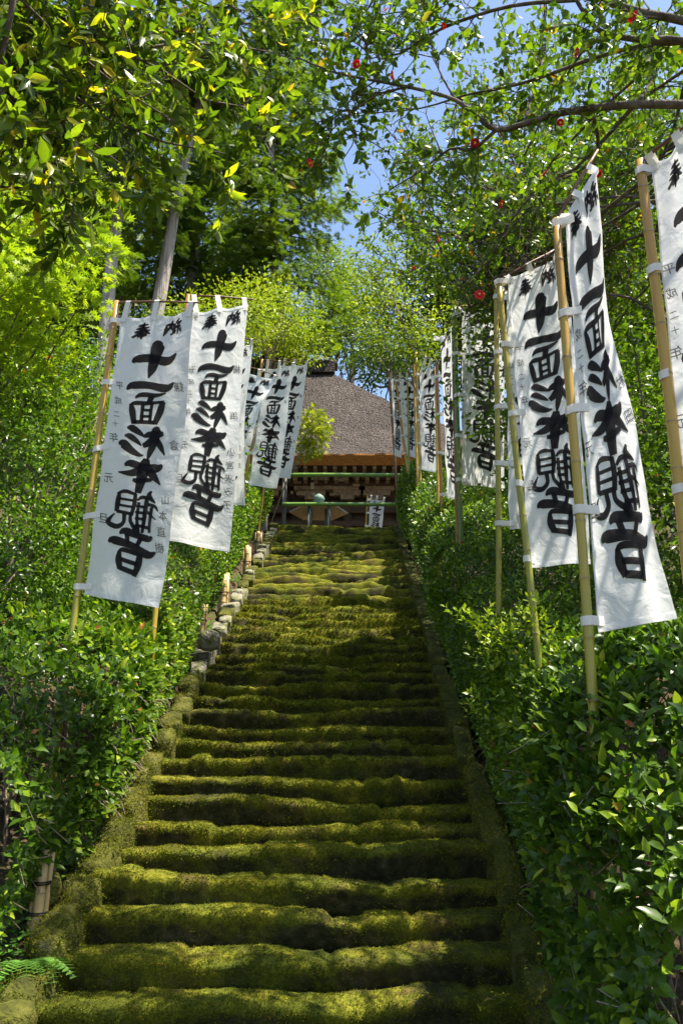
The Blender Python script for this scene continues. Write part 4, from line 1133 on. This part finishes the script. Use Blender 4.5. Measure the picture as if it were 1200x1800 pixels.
# maple at the left
mp = thing("maple_tree", (-4.2, 7.6, float(gz(-4.2, 7.6))), "young maple with bright yellow-green leaves at the left edge", "tree")
lv = Leaves(); mbs = []
A0 = np.array([-3.9, 7.8, 4.4])
mb = MB(); mb.tube(curve_path((-4.2, 7.6, float(gz(-4.2, 7.6)) - .2), A0 + np.array([-.3, 0, 1.5]), 0, .05, 8), np.linspace(.09, .045, 8), 8); mb.obj("trunk", M['bark'], mp, True)
for (u, v, y) in ((215, 345, 7.6), (195, 425, 7.4), (165, 505, 7.2), (120, 300, 7.9), (150, 250, 8.2), (60, 380, 7.2), (90, 460, 7.0), (30, 260, 7.8), (40, 480, 6.9), (10, 330, 7.4), (110, 390, 7.6), (130, 215, 8.4), (60, 210, 8.0), (15, 440, 7.0), (170, 310, 8.0), (20, 150, 8.2)):
    B = at(u, v, y); q = curve_path(A0 + R.normal(size=3) * .25 + np.array([0, 0, (400 - v) * .002]), B, -.06, .06, 9)
    mb = MB(); mb.tube(q, np.linspace(.020, .003, 9), 5, 0, False); mb.obj("limb", M['bark'], mp, True)
    n = 260
    t = R.uniform(.35, 1.03, n); i = np.minimum((t * 8).astype(int), 7); f = (t * 8 - i)[:, None]
    P = q[i] * (1 - f) + q[i + 1] * f
    side_ = norm(np.cross(q[-1] - q[0], [0, 0, 1.0]))
    P = P + R.normal(0, .20, n)[:, None] * side_ + R.normal(0, .06, n)[:, None] * np.array([0, 0, 1.0]) + R.normal(size=(n, 3)) * .05
    Y = norm(q[-1] - q[0]) * .6 + R.normal(size=(n, 3)) * .55 + np.array([0, 0, -.35])
    lv.add(P, Y, np.array([0, 0, 1.0]) + R.normal(size=(n, 3)) * .3, .080 * R.uniform(.65, 1.2, n), 1.0, np.clip(R.normal(.5, .22, n), 0, 1))
foliage(mp, lv, 'maple', 'maple', 'crown', 0)

# conifers
def conifer(label, base, lean, ztop, z0, rmax, nb, tr, mat='cedar', sp=.27, azr=(0, 6.283), dens=1.0, dead=False, tmean=.45, group="tall cedars behind the left bank"):
    base = np.array([base[0], base[1], float(gz(base[0], base[1])) - .2]); top = np.array([base[0] + lean[0], base[1] + lean[1], ztop])
    root = thing("cedar_tree", base, label, "tree", group)
    mb = MB(); p = curve_path(base, top, 0, .012, 16); mb.tube(p, np.linspace(tr, tr * .30, 16), 14); mb.obj("trunk", M['greybark'], root, True)
    lv = Leaves(); mbb = MB()
    for i in range(nb):
        h = (i + R.random()) / nb; z = z0 + (ztop - z0) * h
        t = (z - base[2]) / (ztop - base[2]); o = base + (top - base) * t
        az = R.uniform(*azr); L = rmax * (1 - .72 * h ** 1.3) * R.uniform(.6, 1.1)
        d = np.array([math.cos(az), math.sin(az), 0])
        e = o + d * L + np.array([0, 0, -.10 * L + .15])
        q = curve_path(o, e, .10, .08, 7); mbb.tube(q, np.linspace(.030, .006, 7), 4, 0, False)
        n = int(135 * dens * L / 2.0)
        t = R.uniform(.04, 1.05, n) ** .9; k = np.minimum((t * 6).astype(int), 5); f = (t * 6 - k)[:, None]
        P = q[k] * (1 - f) + q[k + 1] * f
        sd = np.array([-d[1], d[0], 0])
        P = P + R.normal(0, .26, n)[:, None] * sd + R.normal(0, .16, n)[:, None] * np.array([0, 0, 1.0])
        Y = d * .7 + sd * R.normal(0, .8, n)[:, None] + np.array([0, 0, -.25]) + R.normal(size=(n, 3)) * .35
        tt = np.clip(R.normal(tmean, .1) + R.normal(0, .18, n) + .25 * (t - .6), 0, 1)
        lv.add(P, Y, np.array([0, 0, 1.0]) + R.normal(size=(n, 3)) * .5, sp * R.uniform(.6, 1.2, n), .95, tt)
    b = mbb.obj("branches", M['bark'], root, True); b["kind"] = "stuff"
    foliage(root, lv, 'spray', mat, 'crown')
    return root
def gx(u, v, y): return at(u, v, y)[0]
def trunk_line(p1, p2, y, ztop):
    a, b = at(*p1, y), at(*p2, y); sl = (b[0] - a[0]) / (b[2] - a[2]); zg = float(gz(a[0], y))
    return (a[0] - sl * (a[2] - zg), y), (sl * (ztop - zg), 0.0)
tb_, tl_ = trunk_line((285, 525), (322, 335), 16.0, 17.5)
conifer("tall cedar with pale grey trunk showing above the nearest left banner", tb_, tl_, 17.5, at(330, 170, 16)[2], 1.9, 40, .21)
tb_, tl_ = trunk_line((192, 540), (203, 400), 15.0, 17.0)
conifer("cedar with shaded grey trunk left of the pale one", tb_, tl_, 17, at(200, 370, 15)[2], 2.0, 46, .19, tmean=.42)
conifer("broad cedar with dense sunlit foliage left of the blue sky gap", (gx(470, 560, 20.0), 20.0), (.15, 0), at(455, -60, 20)[2], at(455, 640, 20)[2], 2.45, 110, .16, dens=1.3)
conifer("dark cedar behind the maple at the far left", (gx(60, 540, 18.0), 18.0), (.1, .1), 19, at(60, 500, 18)[2], 2.6, 70, .22, sp=.31, tmean=.42)
conifer("dark cedar between the pale trunk and the broad cedar", (gx(330, 540, 22.0), 22.0), (.2, 0), 23, at(330, 540, 22)[2], 2.4, 66, .22, sp=.31, tmean=.42)
conifer("slim cedar rising left of the shaded grey trunk", (gx(140, 540, 22.0), 22.0), (.2, 0), 23, at(140, 540, 22)[2], 2.6, 66, .22, sp=.30, tmean=.42)

tree("broadleaf_tree", "low evergreen tree between the left bank bushes and the cedar trunks", "tree", (-5.5, 18), [E(130, 570, 17.5, 1.7, 1.2, 1.1), E(20, 600, 17, 1.6, 1.2, 1.3), E(250, 600, 18, 1.4, 1.2, 1.1)], 300, 24, .26, .15, 'l2', 'far', .4, .2, 1, .2, 'bark', 8, group=BG)
# far trees beyond the temple
tree("broadleaf_tree", "dark tree rising behind the right end of the temple roof ridge", "tree", (-.2, 36), [E(580, 560, 36, 1.9, 1.5, 1.7), E(615, 600, 35, 1.5, 1.3, 1.2), E(560, 480, 36, 1.2, 1.2, 1.2)], 260, 24, .30, .17, 'l2', 'far', .4, .25, 1, .25, 'bark', 14, group=BG)
tree("broadleaf_tree", "round dark tree behind the right slope of the temple roof", "tree", (2.0, 34), [E(665, 640, 33, 1.5, 1.3, 1.2), E(700, 610, 34, 1.8, 1.4, 1.6)], 240, 24, .28, .16, 'l2', 'far', .35, .25, 1, .25, 'bark', 10, group=BG)
tree("broadleaf_tree", "pale green tree high behind the temple, below the sky gap", "tree", (.8, 42), [E(630, 520, 42, 2.2, 1.6, 1.6), E(585, 470, 43, 1.2, 1.2, 1.3)], 220, 22, .35, .2, 'l2', 'spring', .2, .2, 1, .25, 'bark', 14, group=BG)
tree("broadleaf_tree", "evergreen tree behind the middle of the left hillside", "tree", (-5.5, 27), [E(250, 480, 27, 3.0, 2, 3.2), E(380, 380, 28, 2.4, 2, 3.0), E(430, 600, 27, 2.6, 1.6, 1.8)], 420, 24, .36, .2, 'l2', 'far', .35, .2, 1, .3, 'bark', 10, group=BG)
tree("broadleaf_tree", "evergreen tree filling the left edge behind the maple", "tree", (-9, 24), [E(60, 420, 24, 3.2, 2, 3.6), E(20, 150, 25, 3.5, 2, 4.0), E(230, 180, 27, 3.2, 2, 4.2)], 520, 24, .36, .2, 'l2', 'far', .3, .2, 1, .3, 'bark', 10, group=BG)

# right side: camellia trees with visible branches
def twiggy(root, lv, paths, nb, blen, ntw, tlen, nl, size, wid, tint, r0=.008, t_from=.25, drop=-.05, spread=.9, mbt=None, upb=.5):
    """branches and leafy twigs along limb paths"""
    mbt = mbt or MB()
    P0s, Ds, Ls = [], [], []
    for q in paths:
        T = norm(np.gradient(q, axis=0))
        for j in range(nb):
            t = R.uniform(t_from, 1.0); k = min(int(t * (len(q) - 1)), len(q) - 2); f = t * (len(q) - 1) - k
            A = q[k] * (1 - f) + q[k + 1] * f
            d = norm(T[k] * .5 + R.normal(size=3) * spread * np.array([1, 1, .8]) + np.array([0, 0, drop + .15]))
            L = blen * R.uniform(.5, 1.25)
            b = curve_path(A, A + d * L, 0, .16, 6); mbt.tube(b, np.linspace(r0, r0 * .35, 6), 3, 0, False)
            Tb = norm(np.gradient(b, axis=0))
            for m_ in range(ntw):
                kk = R.integers(1, 6); dd = norm(Tb[kk] * .7 + R.normal(size=3) * .7 + np.array([0, 0, drop]))
                if m_ == 0: kk, dd = 5, Tb[5]
                tl = tlen * R.uniform(.6, 1.3); P0s.append(b[kk]); Ds.append(dd); Ls.append(tl)
                mbt.tube([b[kk], b[kk] + dd * tl], [r0 * .3, .0012], 3, 0, False)
    P0s, Ds, Ls = np.array(P0s), np.array(Ds), np.array(Ls)
    shoot_leaves(lv, P0s, Ds, Ls, nl, size, wid, tint, upb, start=.3)
    return mbt, P0s + Ds * Ls[:, None]

def pxpath(pts, n=None):
    P = np.array([at(*p) for p in pts]); 
    if len(P) < 3: return P
    Q = smooth_stroke(P, .12) if False else P
    out = []
    PP = np.vstack([2 * P[0] - P[1], P, 2 * P[-1] - P[-2]])
    for i in range(1, len(PP) - 2):
        for t in (0, .33, .66):
            out.append(.5 * (2 * PP[i] + (PP[i + 1] - PP[i - 1]) * t + (2 * PP[i - 1] - 5 * PP[i] + 4 * PP[i + 1] - PP[i + 2]) * t * t + (3 * PP[i] - PP[i - 1] - 3 * PP[i + 1] + PP[i + 2]) * t ** 3))
    out.append(P[-1]); return np.array(out)

def flower(root, p, s=.03, open_=.5, face=None):
    """red camellia: seven overlapping petals round a yellow tuft"""
    face = norm(np.asarray(face if face is not None else (R.normal(0, .9), -.3, R.normal(-.4, .6)), float))
    a = norm(np.cross(face, [.2, .3, .93])); b = np.cross(face, a)
    mb = MB()
    for k in range(7):
        t = k * 2 * math.pi / 7 + R.uniform(-.1, .1); d = math.cos(t) * a + math.sin(t) * b; sd = -math.sin(t) * a + math.cos(t) * b
        rows = []
        for f, w, h in ((.05, .15, 0), (.45, .52, .30 * (1.3 - open_)), (.85, .50, .75 * (1.2 - open_)), (1.05, .22, .85 * (1.1 - open_) - .1)):
            c_ = p + s * (d * f * (.35 + .75 * open_) + face * h)
            rows.append([c_ - sd * w * s, c_ + face * (-.05 * s), c_ + sd * w * s])
        mb.grid(np.array(rows))
    o = mb.obj("flower", M['petal'], root, True)
    mb = MB(); mb.tube([p, p + face * s * .55], [s * .22, s * .25], 8); mb.obj("stamens", M['stamen'], o)
M['petal'] = leaf_mat("camellia_petal", [(0, (.62, .010, .022)), (1, (.75, .03, .05))], .3, .55, (1.2, .6, .6))
M['stamen'] = noise_mat("stamens", [(.3, (.6, .38, .05)), (.7, (.8, .6, .15))], 200, 2, .8, .3)

ct = thing("camellia_tree", (2.9, 4.3, float(gz(2.9, 4.3))), "camellia tree with grey branches and red flowers reaching in from the right", "tree")
mb = MB(); tb = np.array([2.9, 4.3, float(gz(2.9, 4.3)) - .2]); tt_ = at(1330, 150, 4.3); mb.tube(curve_path(tb, tt_ + np.array([.2, 0, .6]), 0, .05, 9), np.linspace(.10, .06, 9), 10); mb.obj("trunk", M['bark'], ct, True)
limbs = [([(1330, 190, 4.3), (1200, 184, 4.3), (1110, 184, 4.4), (1040, 190, 4.5), (980, 200, 4.55), (920, 218, 4.6), (872, 228, 4.65), (838, 205, 4.7), (800, 176, 4.75), (740, 158, 4.8), (660, 142, 4.85), (590, 128, 4.9), (520, 100, 5.0)], .030, .006),
         ([(872, 228, 4.65), (830, 262, 4.8), (790, 262, 4.9), (740, 300, 5.0), (690, 330, 5.1)], .013, .004),
         ([(1330, 120, 4.2), (1200, 72, 4.2), (1130, 70, 4.3), (1060, 58, 4.4), (1030, 28, 4.45), (1000, -20, 4.5)], .026, .012),
         ([(1330, 70, 4.0), (1200, 36, 4.0), (1140, 24, 4.1), (1080, 6, 4.2), (1010, -30, 4.3)], .030, .018),
         ([(1200, 74, 4.2), (1130, 80, 4.4), (1050, 100, 4.6), (950, 136, 4.8), (895, 152, 4.9), (815, 168, 5.0), (740, 190, 5.2), (640, 200, 5.3)], .018, .004),
         ([(1010, 0, 4.6), (900, 10, 4.7), (800, 40, 4.9), (740, 70, 5.0), (700, 95, 5.1), (655, 92, 5.2), (600, 60, 5.3)], .015, .004),
         ([(720, 152, 4.8), (660, 168, 4.9), (600, 212, 5.0), (555, 262, 5.1)], .009, .003),
         ([(660, 142, 4.85), (640, 60, 4.9), (650, -20, 5.0)], .007, .003), ([(800, 176, 4.75), (770, 120, 4.8), (750, 40, 4.9), (760, -20, 5.0)], .008, .003),
         ([(1040, 190, 4.5), (1050, 260, 4.9), (1020, 300, 5.3), (960, 330, 5.6), (900, 400, 6.0)], .014, .004),
         ([(590, 128, 4.9), (560, 60, 5.0), (570, -20, 5.1)], .007, .003), ([(660, 142, 4.85), (612, 180, 5.0), (628, 245, 5.1)], .006, .003), ([(800, 40, 4.9), (720, 20, 5.0), (640, 30, 5.1), (560, 20, 5.2)], .007, .003),
         ([(1120, 184, 4.4), (1150, 120, 4.6), (1160, 20, 4.8)], .012, .005), ([(920, 218, 4.6), (940, 150, 4.8), (960, 60, 5.0), (940, -20, 5.2)], .011, .004)]
paths = []
for pts, ra, rb in limbs:
    q = pxpath(pts); mb = MB(); mb.tube(q, np.linspace(ra, rb, len(q)), 9); mb.obj("limb", M['bark'], ct, True); paths.append(q)
lv = Leaves()
mbt, tips = twiggy(ct, lv, paths, 14, .34, 5, .15, 4, .075, 1.15, tint_cam, .006, .2, -.08)
# crown outside the frame above and to the right, it shades the lower stairs
far_l = [curve_path(tt_ + R.normal(size=3) * np.array([.4, .7, .5]) + np.array([.3, .3, 0]), np.array([R.uniform(1.2, 3.5), R.uniform(6.9, 10.2), R.uniform(6.0, 7.8)]), -.05, .1, 9) for _ in range(21)]
for q in far_l:
    mb = MB(); mb.tube(q, np.linspace(.017, .005, 9), 6); mb.obj("limb", M['bark'], ct, True)
twiggy(ct, lv, far_l, 16, .5, 5, .2, 6, .072, 1.15, tint_cam, .007, .3, -.05, mbt=mbt)
lv.keep(lambda P: ~((P[:, 1] > 5.8) & (P[:, 2] < 6.7) & (P[:, 0] < 2.7)))
t = mbt.obj("twigs", M['bark'], ct); t["kind"] = "stuff"
foliage(ct, lv, 'l8', 'camellia', "crown", 300, 'l12')
for (u, v, y, op) in ((678, 18, 4.6, .6), (625, 112, 4.7, .4), (690, 132, 4.6, .5), (548, 286, 4.8, .2), (958, 306, 4.9, .4), (834, 250, 4.7, .4), (878, 358, 5.0, .3), (842, 518, 5.6, 1.0), (1014, 92, 4.3, .5), (1112, 30, 4.0, .6), (780, 45, 4.8, .3), (826, 298, 5.1, .3), (983, 215, 4.4, .3), (1052, 303, 4.8, .3), (768, 420, 5.8, .3)):
    flower(ct, at(u, v, y), .032 * R.uniform(.75, 1.15), min(op + .3, 1.0), None if op < 1 else (-.1, -1, -.1))

def cam_tree(label, base, tgt, nl_, nb, ntw, size, lim, seed, tpl='l4', mat='camellia', tl=.2, bl=.55, clear=None):
    root = thing("camellia_tree", (base[0], base[1], float(gz(*base))), label, "tree", "camellia trees behind the right banners")
    b = np.array([base[0], base[1], float(gz(*base)) - .2]); tp = np.mean([at(*q) for q in tgt], 0) * .5 + np.array([base[0] + .3, base[1], b[2] + 3.2]) * .5
    p = curve_path(b, tp, 0, .08, 10); mb = MB(); mb.tube(p, np.linspace(.11, .05, 10), 9); mb.obj("trunk", M['bark'], root, True)
    paths = []
    for j in range(nl_):
        u, v, y = tgt[j % len(tgt)]
        e = at(u + R.normal(0, lim), v + R.normal(0, lim), y + R.normal(0, .5))
        k = int(R.integers(6, 10)); q = curve_path(p[k], e, -.04, .12, 9); paths.append(q)
        mb = MB(); mb.tube(q, np.linspace(.026, .006, 9), 5, 0, False); mb.obj("limb", M['bark'], root, True)
    lv = Leaves(); mbt, tips = twiggy(root, lv, paths, nb, bl, ntw, tl, 5, size, 1.1, tint_cam, .007, .2, -.05)
    if clear is not None: lv.keep(lambda P: (P[:, 2] > clear) | (P[:, 0] > 2.6))     # crown base kept above the banners
    t = mbt.obj("twigs", M['bark'], root); t["kind"] = "stuff"
    foliage(root, lv, tpl, mat, "crown")
    return root, tips
r1, tips1 = cam_tree("dense camellia tree above the broad right banner", (3.2, 9.2), [(820, 330, 8.8), (900, 300, 8.4), (760, 270, 9.0), (980, 330, 8.2), (730, 380, 9.4), (880, 380, 8.8), (1080, 380, 8.0), (710, 240, 9.0), (950, 240, 8.4), (790, 400, 9.4), (1130, 300, 7.8), (1000, 400, 8.4), (850, 180, 8.6)], 50, 13, 5, .078, 40, 1, tl=.24, bl=.62, clear=7.0)
for (u, v) in ((805, 412), (1190, 260), (725, 470), (700, 60)): flower(r1, at(u, v, 8.0), .038, .4)
r2, tips2 = cam_tree("camellia tree behind the edgewise right banner", (4.9, 11.0), [(1080, 540, 11.2), (1150, 480, 11.0), (1120, 640, 10.6), (1060, 460, 11.6), (1190, 580, 10.2), (1150, 400, 11.6), (1150, 760, 10.0), (960, 520, 11.8)], 36, 12, 5, .085, 45, 2)
r3, tips3 = cam_tree("camellia tree left of the shaded banner on the right, over the upper banners", (3.2, 17.0), [(740, 500, 16.8), (780, 470, 16.5), (830, 500, 16.0), (700, 450, 17.2), (860, 470, 16.2), (690, 560, 17.4), (800, 400, 17.0), (740, 420, 17.4)], 36, 11, 5, .10, 34, 3, tl=.24, bl=.6)
tree("deciduous_tree", "loose yellow-green tree right of the sky gap above the upper banners", "tree", (2.3, 16.5), [E(690, 560, 15.6, .9, .8, .7), E(655, 500, 16.5, .8, .7, .8), E(735, 600, 15.2, .8, .7, .6), E(700, 470, 16.5, .9, .7, .8)], 230, 15, .17, .095, 'l4', 'spring', .4, .25, .85, .05, 'bark', 22, flat=.5)
tree("evergreen_bush", "dark evergreen bush on the bank behind the broad right banner", "shrub", (3.9, 9.4), [E(960, 640, 9.6, 1.1, .9, 1.3), E(1060, 800, 8.8, 1.0, .9, 1.1), E(930, 740, 12.4, .9, .8, .9)], 400, 22, .16, .085, 'l4', 'camellia', .4, .2, 1, .07, 'bark', 12, group="evergreen bushes on the right bank")
tree("evergreen_bush", "dark evergreen bush at the right edge behind the nearest banners", "shrub", (3.7, 6.4), [E(1160, 930, 6.8, .9, .7, .7), E(1140, 740, 7.8, .9, .7, 1.0), E(1240, 800, 6.9, .8, .7, .9)], 360, 24, .14, .075, 'l8', 'camellia', .4, .2, 1, .07, 'bark', 12, group="evergreen bushes on the right bank")
tree("broadleaf_tree", "dark evergreen tree filling the right background", "tree", (7.5, 16), [E(900, 480, 19, 2.2, 1.5, 2.6), E(1060, 420, 17, 2.4, 1.5, 3.0), E(1180, 300, 15, 2.3, 1.5, 3.0), E(800, 620, 20, 1.4, 1.0, 1.4), E(1000, 180, 17, 2.4, 1.5, 2.2)], 620, 24, .28, .16, 'l2', 'far', .4, .2, 1, .25, 'bark', 12, group=BG)

# overhanging evergreen, upper left
ov = thing("evergreen_tree", (-2.7, 2.5, float(gz(-2.7, 2.5))), "evergreen tree whose long glossy leaves hang into the upper left", "tree")
o0 = np.array([-2.7, 2.5, float(gz(-2.7, 2.5)) - .2]); o1 = np.array([-2.3, 2.7, 4.9])
mb = MB(); mb.tube(curve_path(o0, o1 + np.array([0, 0, .8]), 0, .05, 9), np.linspace(.10, .05, 9), 9); mb.obj("trunk", M['bark'], ov, True)
paths = []
for (u, v, y) in ((500, 95, 3.7), (440, 190, 3.5), (395, 270, 3.3), (310, 215, 3.1), (215, 290, 3.0), (140, 320, 2.9), (60, 215, 2.8), (260, 60, 3.3), (370, 100, 3.6), (160, 130, 3.2), (20, 300, 2.8), (90, 60, 3.0), (450, 20, 3.6), (330, 10, 3.5), (230, 170, 3.2), (540, 30, 3.9), (180, 20, 3.1), (20, 120, 2.9)):
    q = curve_path(o1 + R.normal(size=3) * np.array([.25, .25, .3]), at(u, v, y), .02, .10, 10); paths.append(q)
    mb = MB(); mb.tube(q, np.linspace(.016, .003, 10), 6); mb.obj("limb", M['bark'], ov, True)
lv = Leaves(); mbt, tips = twiggy(ov, lv, paths, 12, .30, 5, .15, 6, .088, .80, tint_over, .005, .35, -.25)
t = mbt.obj("twigs", M['bark'], ov); t["kind"] = "stuff"
foliage(ov, lv, 'l8', 'overhang', "crown", 300, 'l12')

# red camellia flowers dropped on the right hedge
for (u, v, y, lab) in ((1160, 1243, 4.9, "red camellia bloom lying on the hedge right of the long bamboo pole"), (1110, 1395, 4.55, "red camellia petals half buried in the lower right hedge"), (811, 955, 9.8, "small dark red bloom on the middle right hedge"), (1140, 1522, 4.2, "orange withered bloom low in the right hedge")):
    pos = at(u, v, y - .25)
    rt = thing("camellia_bloom", pos, lab, "flower", "fallen camellia blooms"); flower(rt, pos, .030, .25, (R.normal(0, .5), -.35, .8))

# ferns, long grass and creeping weeds by the left kerb
def fern(p, label, nf, L):
    root = thing("fern", p, label, "fern", "ferns at the foot of the left kerb")
    for k in range(nf):
        az = R.uniform(-2.6, .9) if k else -1.2; d = np.array([math.cos(az), math.sin(az), 0]); sd = np.array([-d[1], d[0], 0])
        mb = MB(); ax = [p + d * L * t * .95 + np.array([0, 0, L * (.75 * t - .85 * t * t)]) for t in np.linspace(0, 1, 15)]
        mb.tube(ax, np.linspace(.003, .001, 15), 3, 0, False, np.full(15, .4))
        for j in range(2, 15):
            w = L * .30 * math.sin(math.pi * (j / 15) ** .7) + .01
            for s_ in (-1, 1):
                tip = ax[j] + s_ * sd * w + d * w * .35 + np.array([0, 0, -.15 * w]); dd = (tip - ax[j]); hw = d * .012
                mb.add([ax[j] - hw * .7, ax[j] + hw * .9, ax[j] + dd * .6 + hw * .8, tip, ax[j] + dd * .6 - hw * .7], [(0, 1, 2, 3, 4)], 0, R.uniform(.2, .9))
        mb.obj("frond", M['fern'], root)
for (u, v, lab, nf, L) in ((42, 1716, "upper fern with arching green fronds at the lower left edge", 9, .34), (30, 1782, "lower fern with pale fronds beside the rounded stone", 9, .32), (985, 1690, "shaded fern at the foot of the right hedge", 8, .22)):
    p = hit(u, v) + np.array([0, 0, .05]); fern(p, lab, nf, L)
def grass(u, v, lab, n, L, w=.009):
    p = hit(u, v); root = thing("grass_clump", p, lab, "grass clump")
    for k in range(n):
        az = R.uniform(-2.4, .8); d = np.array([math.cos(az), math.sin(az), 0]); sd = np.array([-d[1], d[0], 0]) * w
        l_ = L * R.uniform(.6, 1.2); rows = [[p + d * l_ * t * .9 + np.array([0, 0, l_ * (1.1 * t - 1.15 * t * t)]) + s_ * sd * (1 - t ** 2) for s_ in (-1, 0, 1)] for t in np.linspace(0, 1, 8)]
        mb = MB(); mb.grid(np.array(rows), 0, np.full((8, 3), R.uniform(0, 1))); mb.obj("blade", M['fern'], root, True)
grass(262, 1300, "drooping long-bladed grass over the left kerb halfway up", 16, .38)
grass(398, 1098, "bright long-bladed grass at the foot of the thick bamboo stake", 14, .42, .012)
# low weeds: joined leaves
lv = Leaves()
for side, n in ((-1, 7500), (1, 14000)):
    y = R.uniform(4.2, 14, n); d = np.abs(R.normal(0, .22, n))
    x = np.where(side < 0, xL(y) - .17 - d, xR(y) + .17 + d * .7)
    z = gz(x, y) + np.abs(R.normal(0, .05, n)) + .015
    P = np.stack([x, y, z], -1)
    keep = fbm(P * 1.7 + side * 3, 2) > (-.02 if side < 0 else -.2)
    P = P[keep]; m_ = len(P)
    lv.add(P, R.normal(size=(m_, 3)) * np.array([1, 1, .3]), np.array([0, 0, 1.0]) + R.normal(size=(m_, 3)) * .35, .042 * R.uniform(.5, 1.2, m_), 1.5, R.random(m_))
o = put("ground_cover", leaf_mesh("ground_cover", lv.arrays(), 'l4', M['fern'])); tag(o, "low green weeds and creepers along both kerbs", "weeds", None, "stuff")
lv = Leaves(); n = 2600
y = R.uniform(4.0, 16, n); sd_ = R.choice([-1, 1], n); d = R.uniform(0, 1.2, n)
x = np.where(sd_ < 0, xL(y) - .25 - d, xR(y) + .22 + d); z = gz(x, y) + .015
lv.add(np.stack([x, y, z], -1), R.normal(size=(n, 3)) * np.array([1, 1, .2]), np.array([0, 0, 1.0]) + R.normal(size=(n, 3)) * .4, .055 * R.uniform(.5, 1.1, n), 1.0, R.random(n))
M['dead'] = leaf_mat("dead_leaf", [(0, (.10, .045, .018)), (.5, (.24, .11, .04)), (1, (.36, .22, .10))], .1, .7)
o = put("leaf_litter", leaf_mesh("leaf_litter", lv.arrays(), 'l4', M['dead'])); tag(o, "brown dead leaves littering the soil under the hedges", "leaf litter", None, "stuff")
# single leaves lying on the steps
FL = [(250, 1687, "pale green leaf lying on the sunlit step near the left kerb"), (790, 1503, "brown leaf on a dark step near the right kerb"), (765, 1357, "small tan leaf on the upper dark steps, right"), (880, 1480, "green leaf at the right end of a dark step"),
      (612, 1632, "dry yellow leaf in the middle of the lower steps"), (455, 1352, "tan leaf on the dark steps left of the middle"), (870, 1765, "small leaf on the lowest step toward the right kerb"), (720, 1420, "pale leaf on a dark step in the middle right")]
for k, (u, v, lab) in enumerate(FL):
    r_ = ray(u, v)
    for y in np.arange(4.5, 12, .01):
        p = EYE + r_ * y
        n_ = math.floor((y - Y0) / RUN)
        if p[2] < Z0 + RISE * n_ + .035: break
    p = p + np.array([0, 0, .02])
    a = R.uniform(0, 6); s = .05
    Mx = Matrix.Translation(Vector(p)) @ Matrix.Rotation(a, 4, 'Z') @ Matrix.Rotation(R.uniform(-.2, .3), 4, 'X') @ Matrix.Diagonal((s, s, s, 1))
    me = tri_mesh("fallen_leaf", *TPL['l12'], M['fern'] if 'green' in lab else M['dead'], {'tint': np.full(11, .9)})
    o = put("fallen_leaf", me, None, Mx); tag(o, lab, "leaf", "single leaves on the steps")
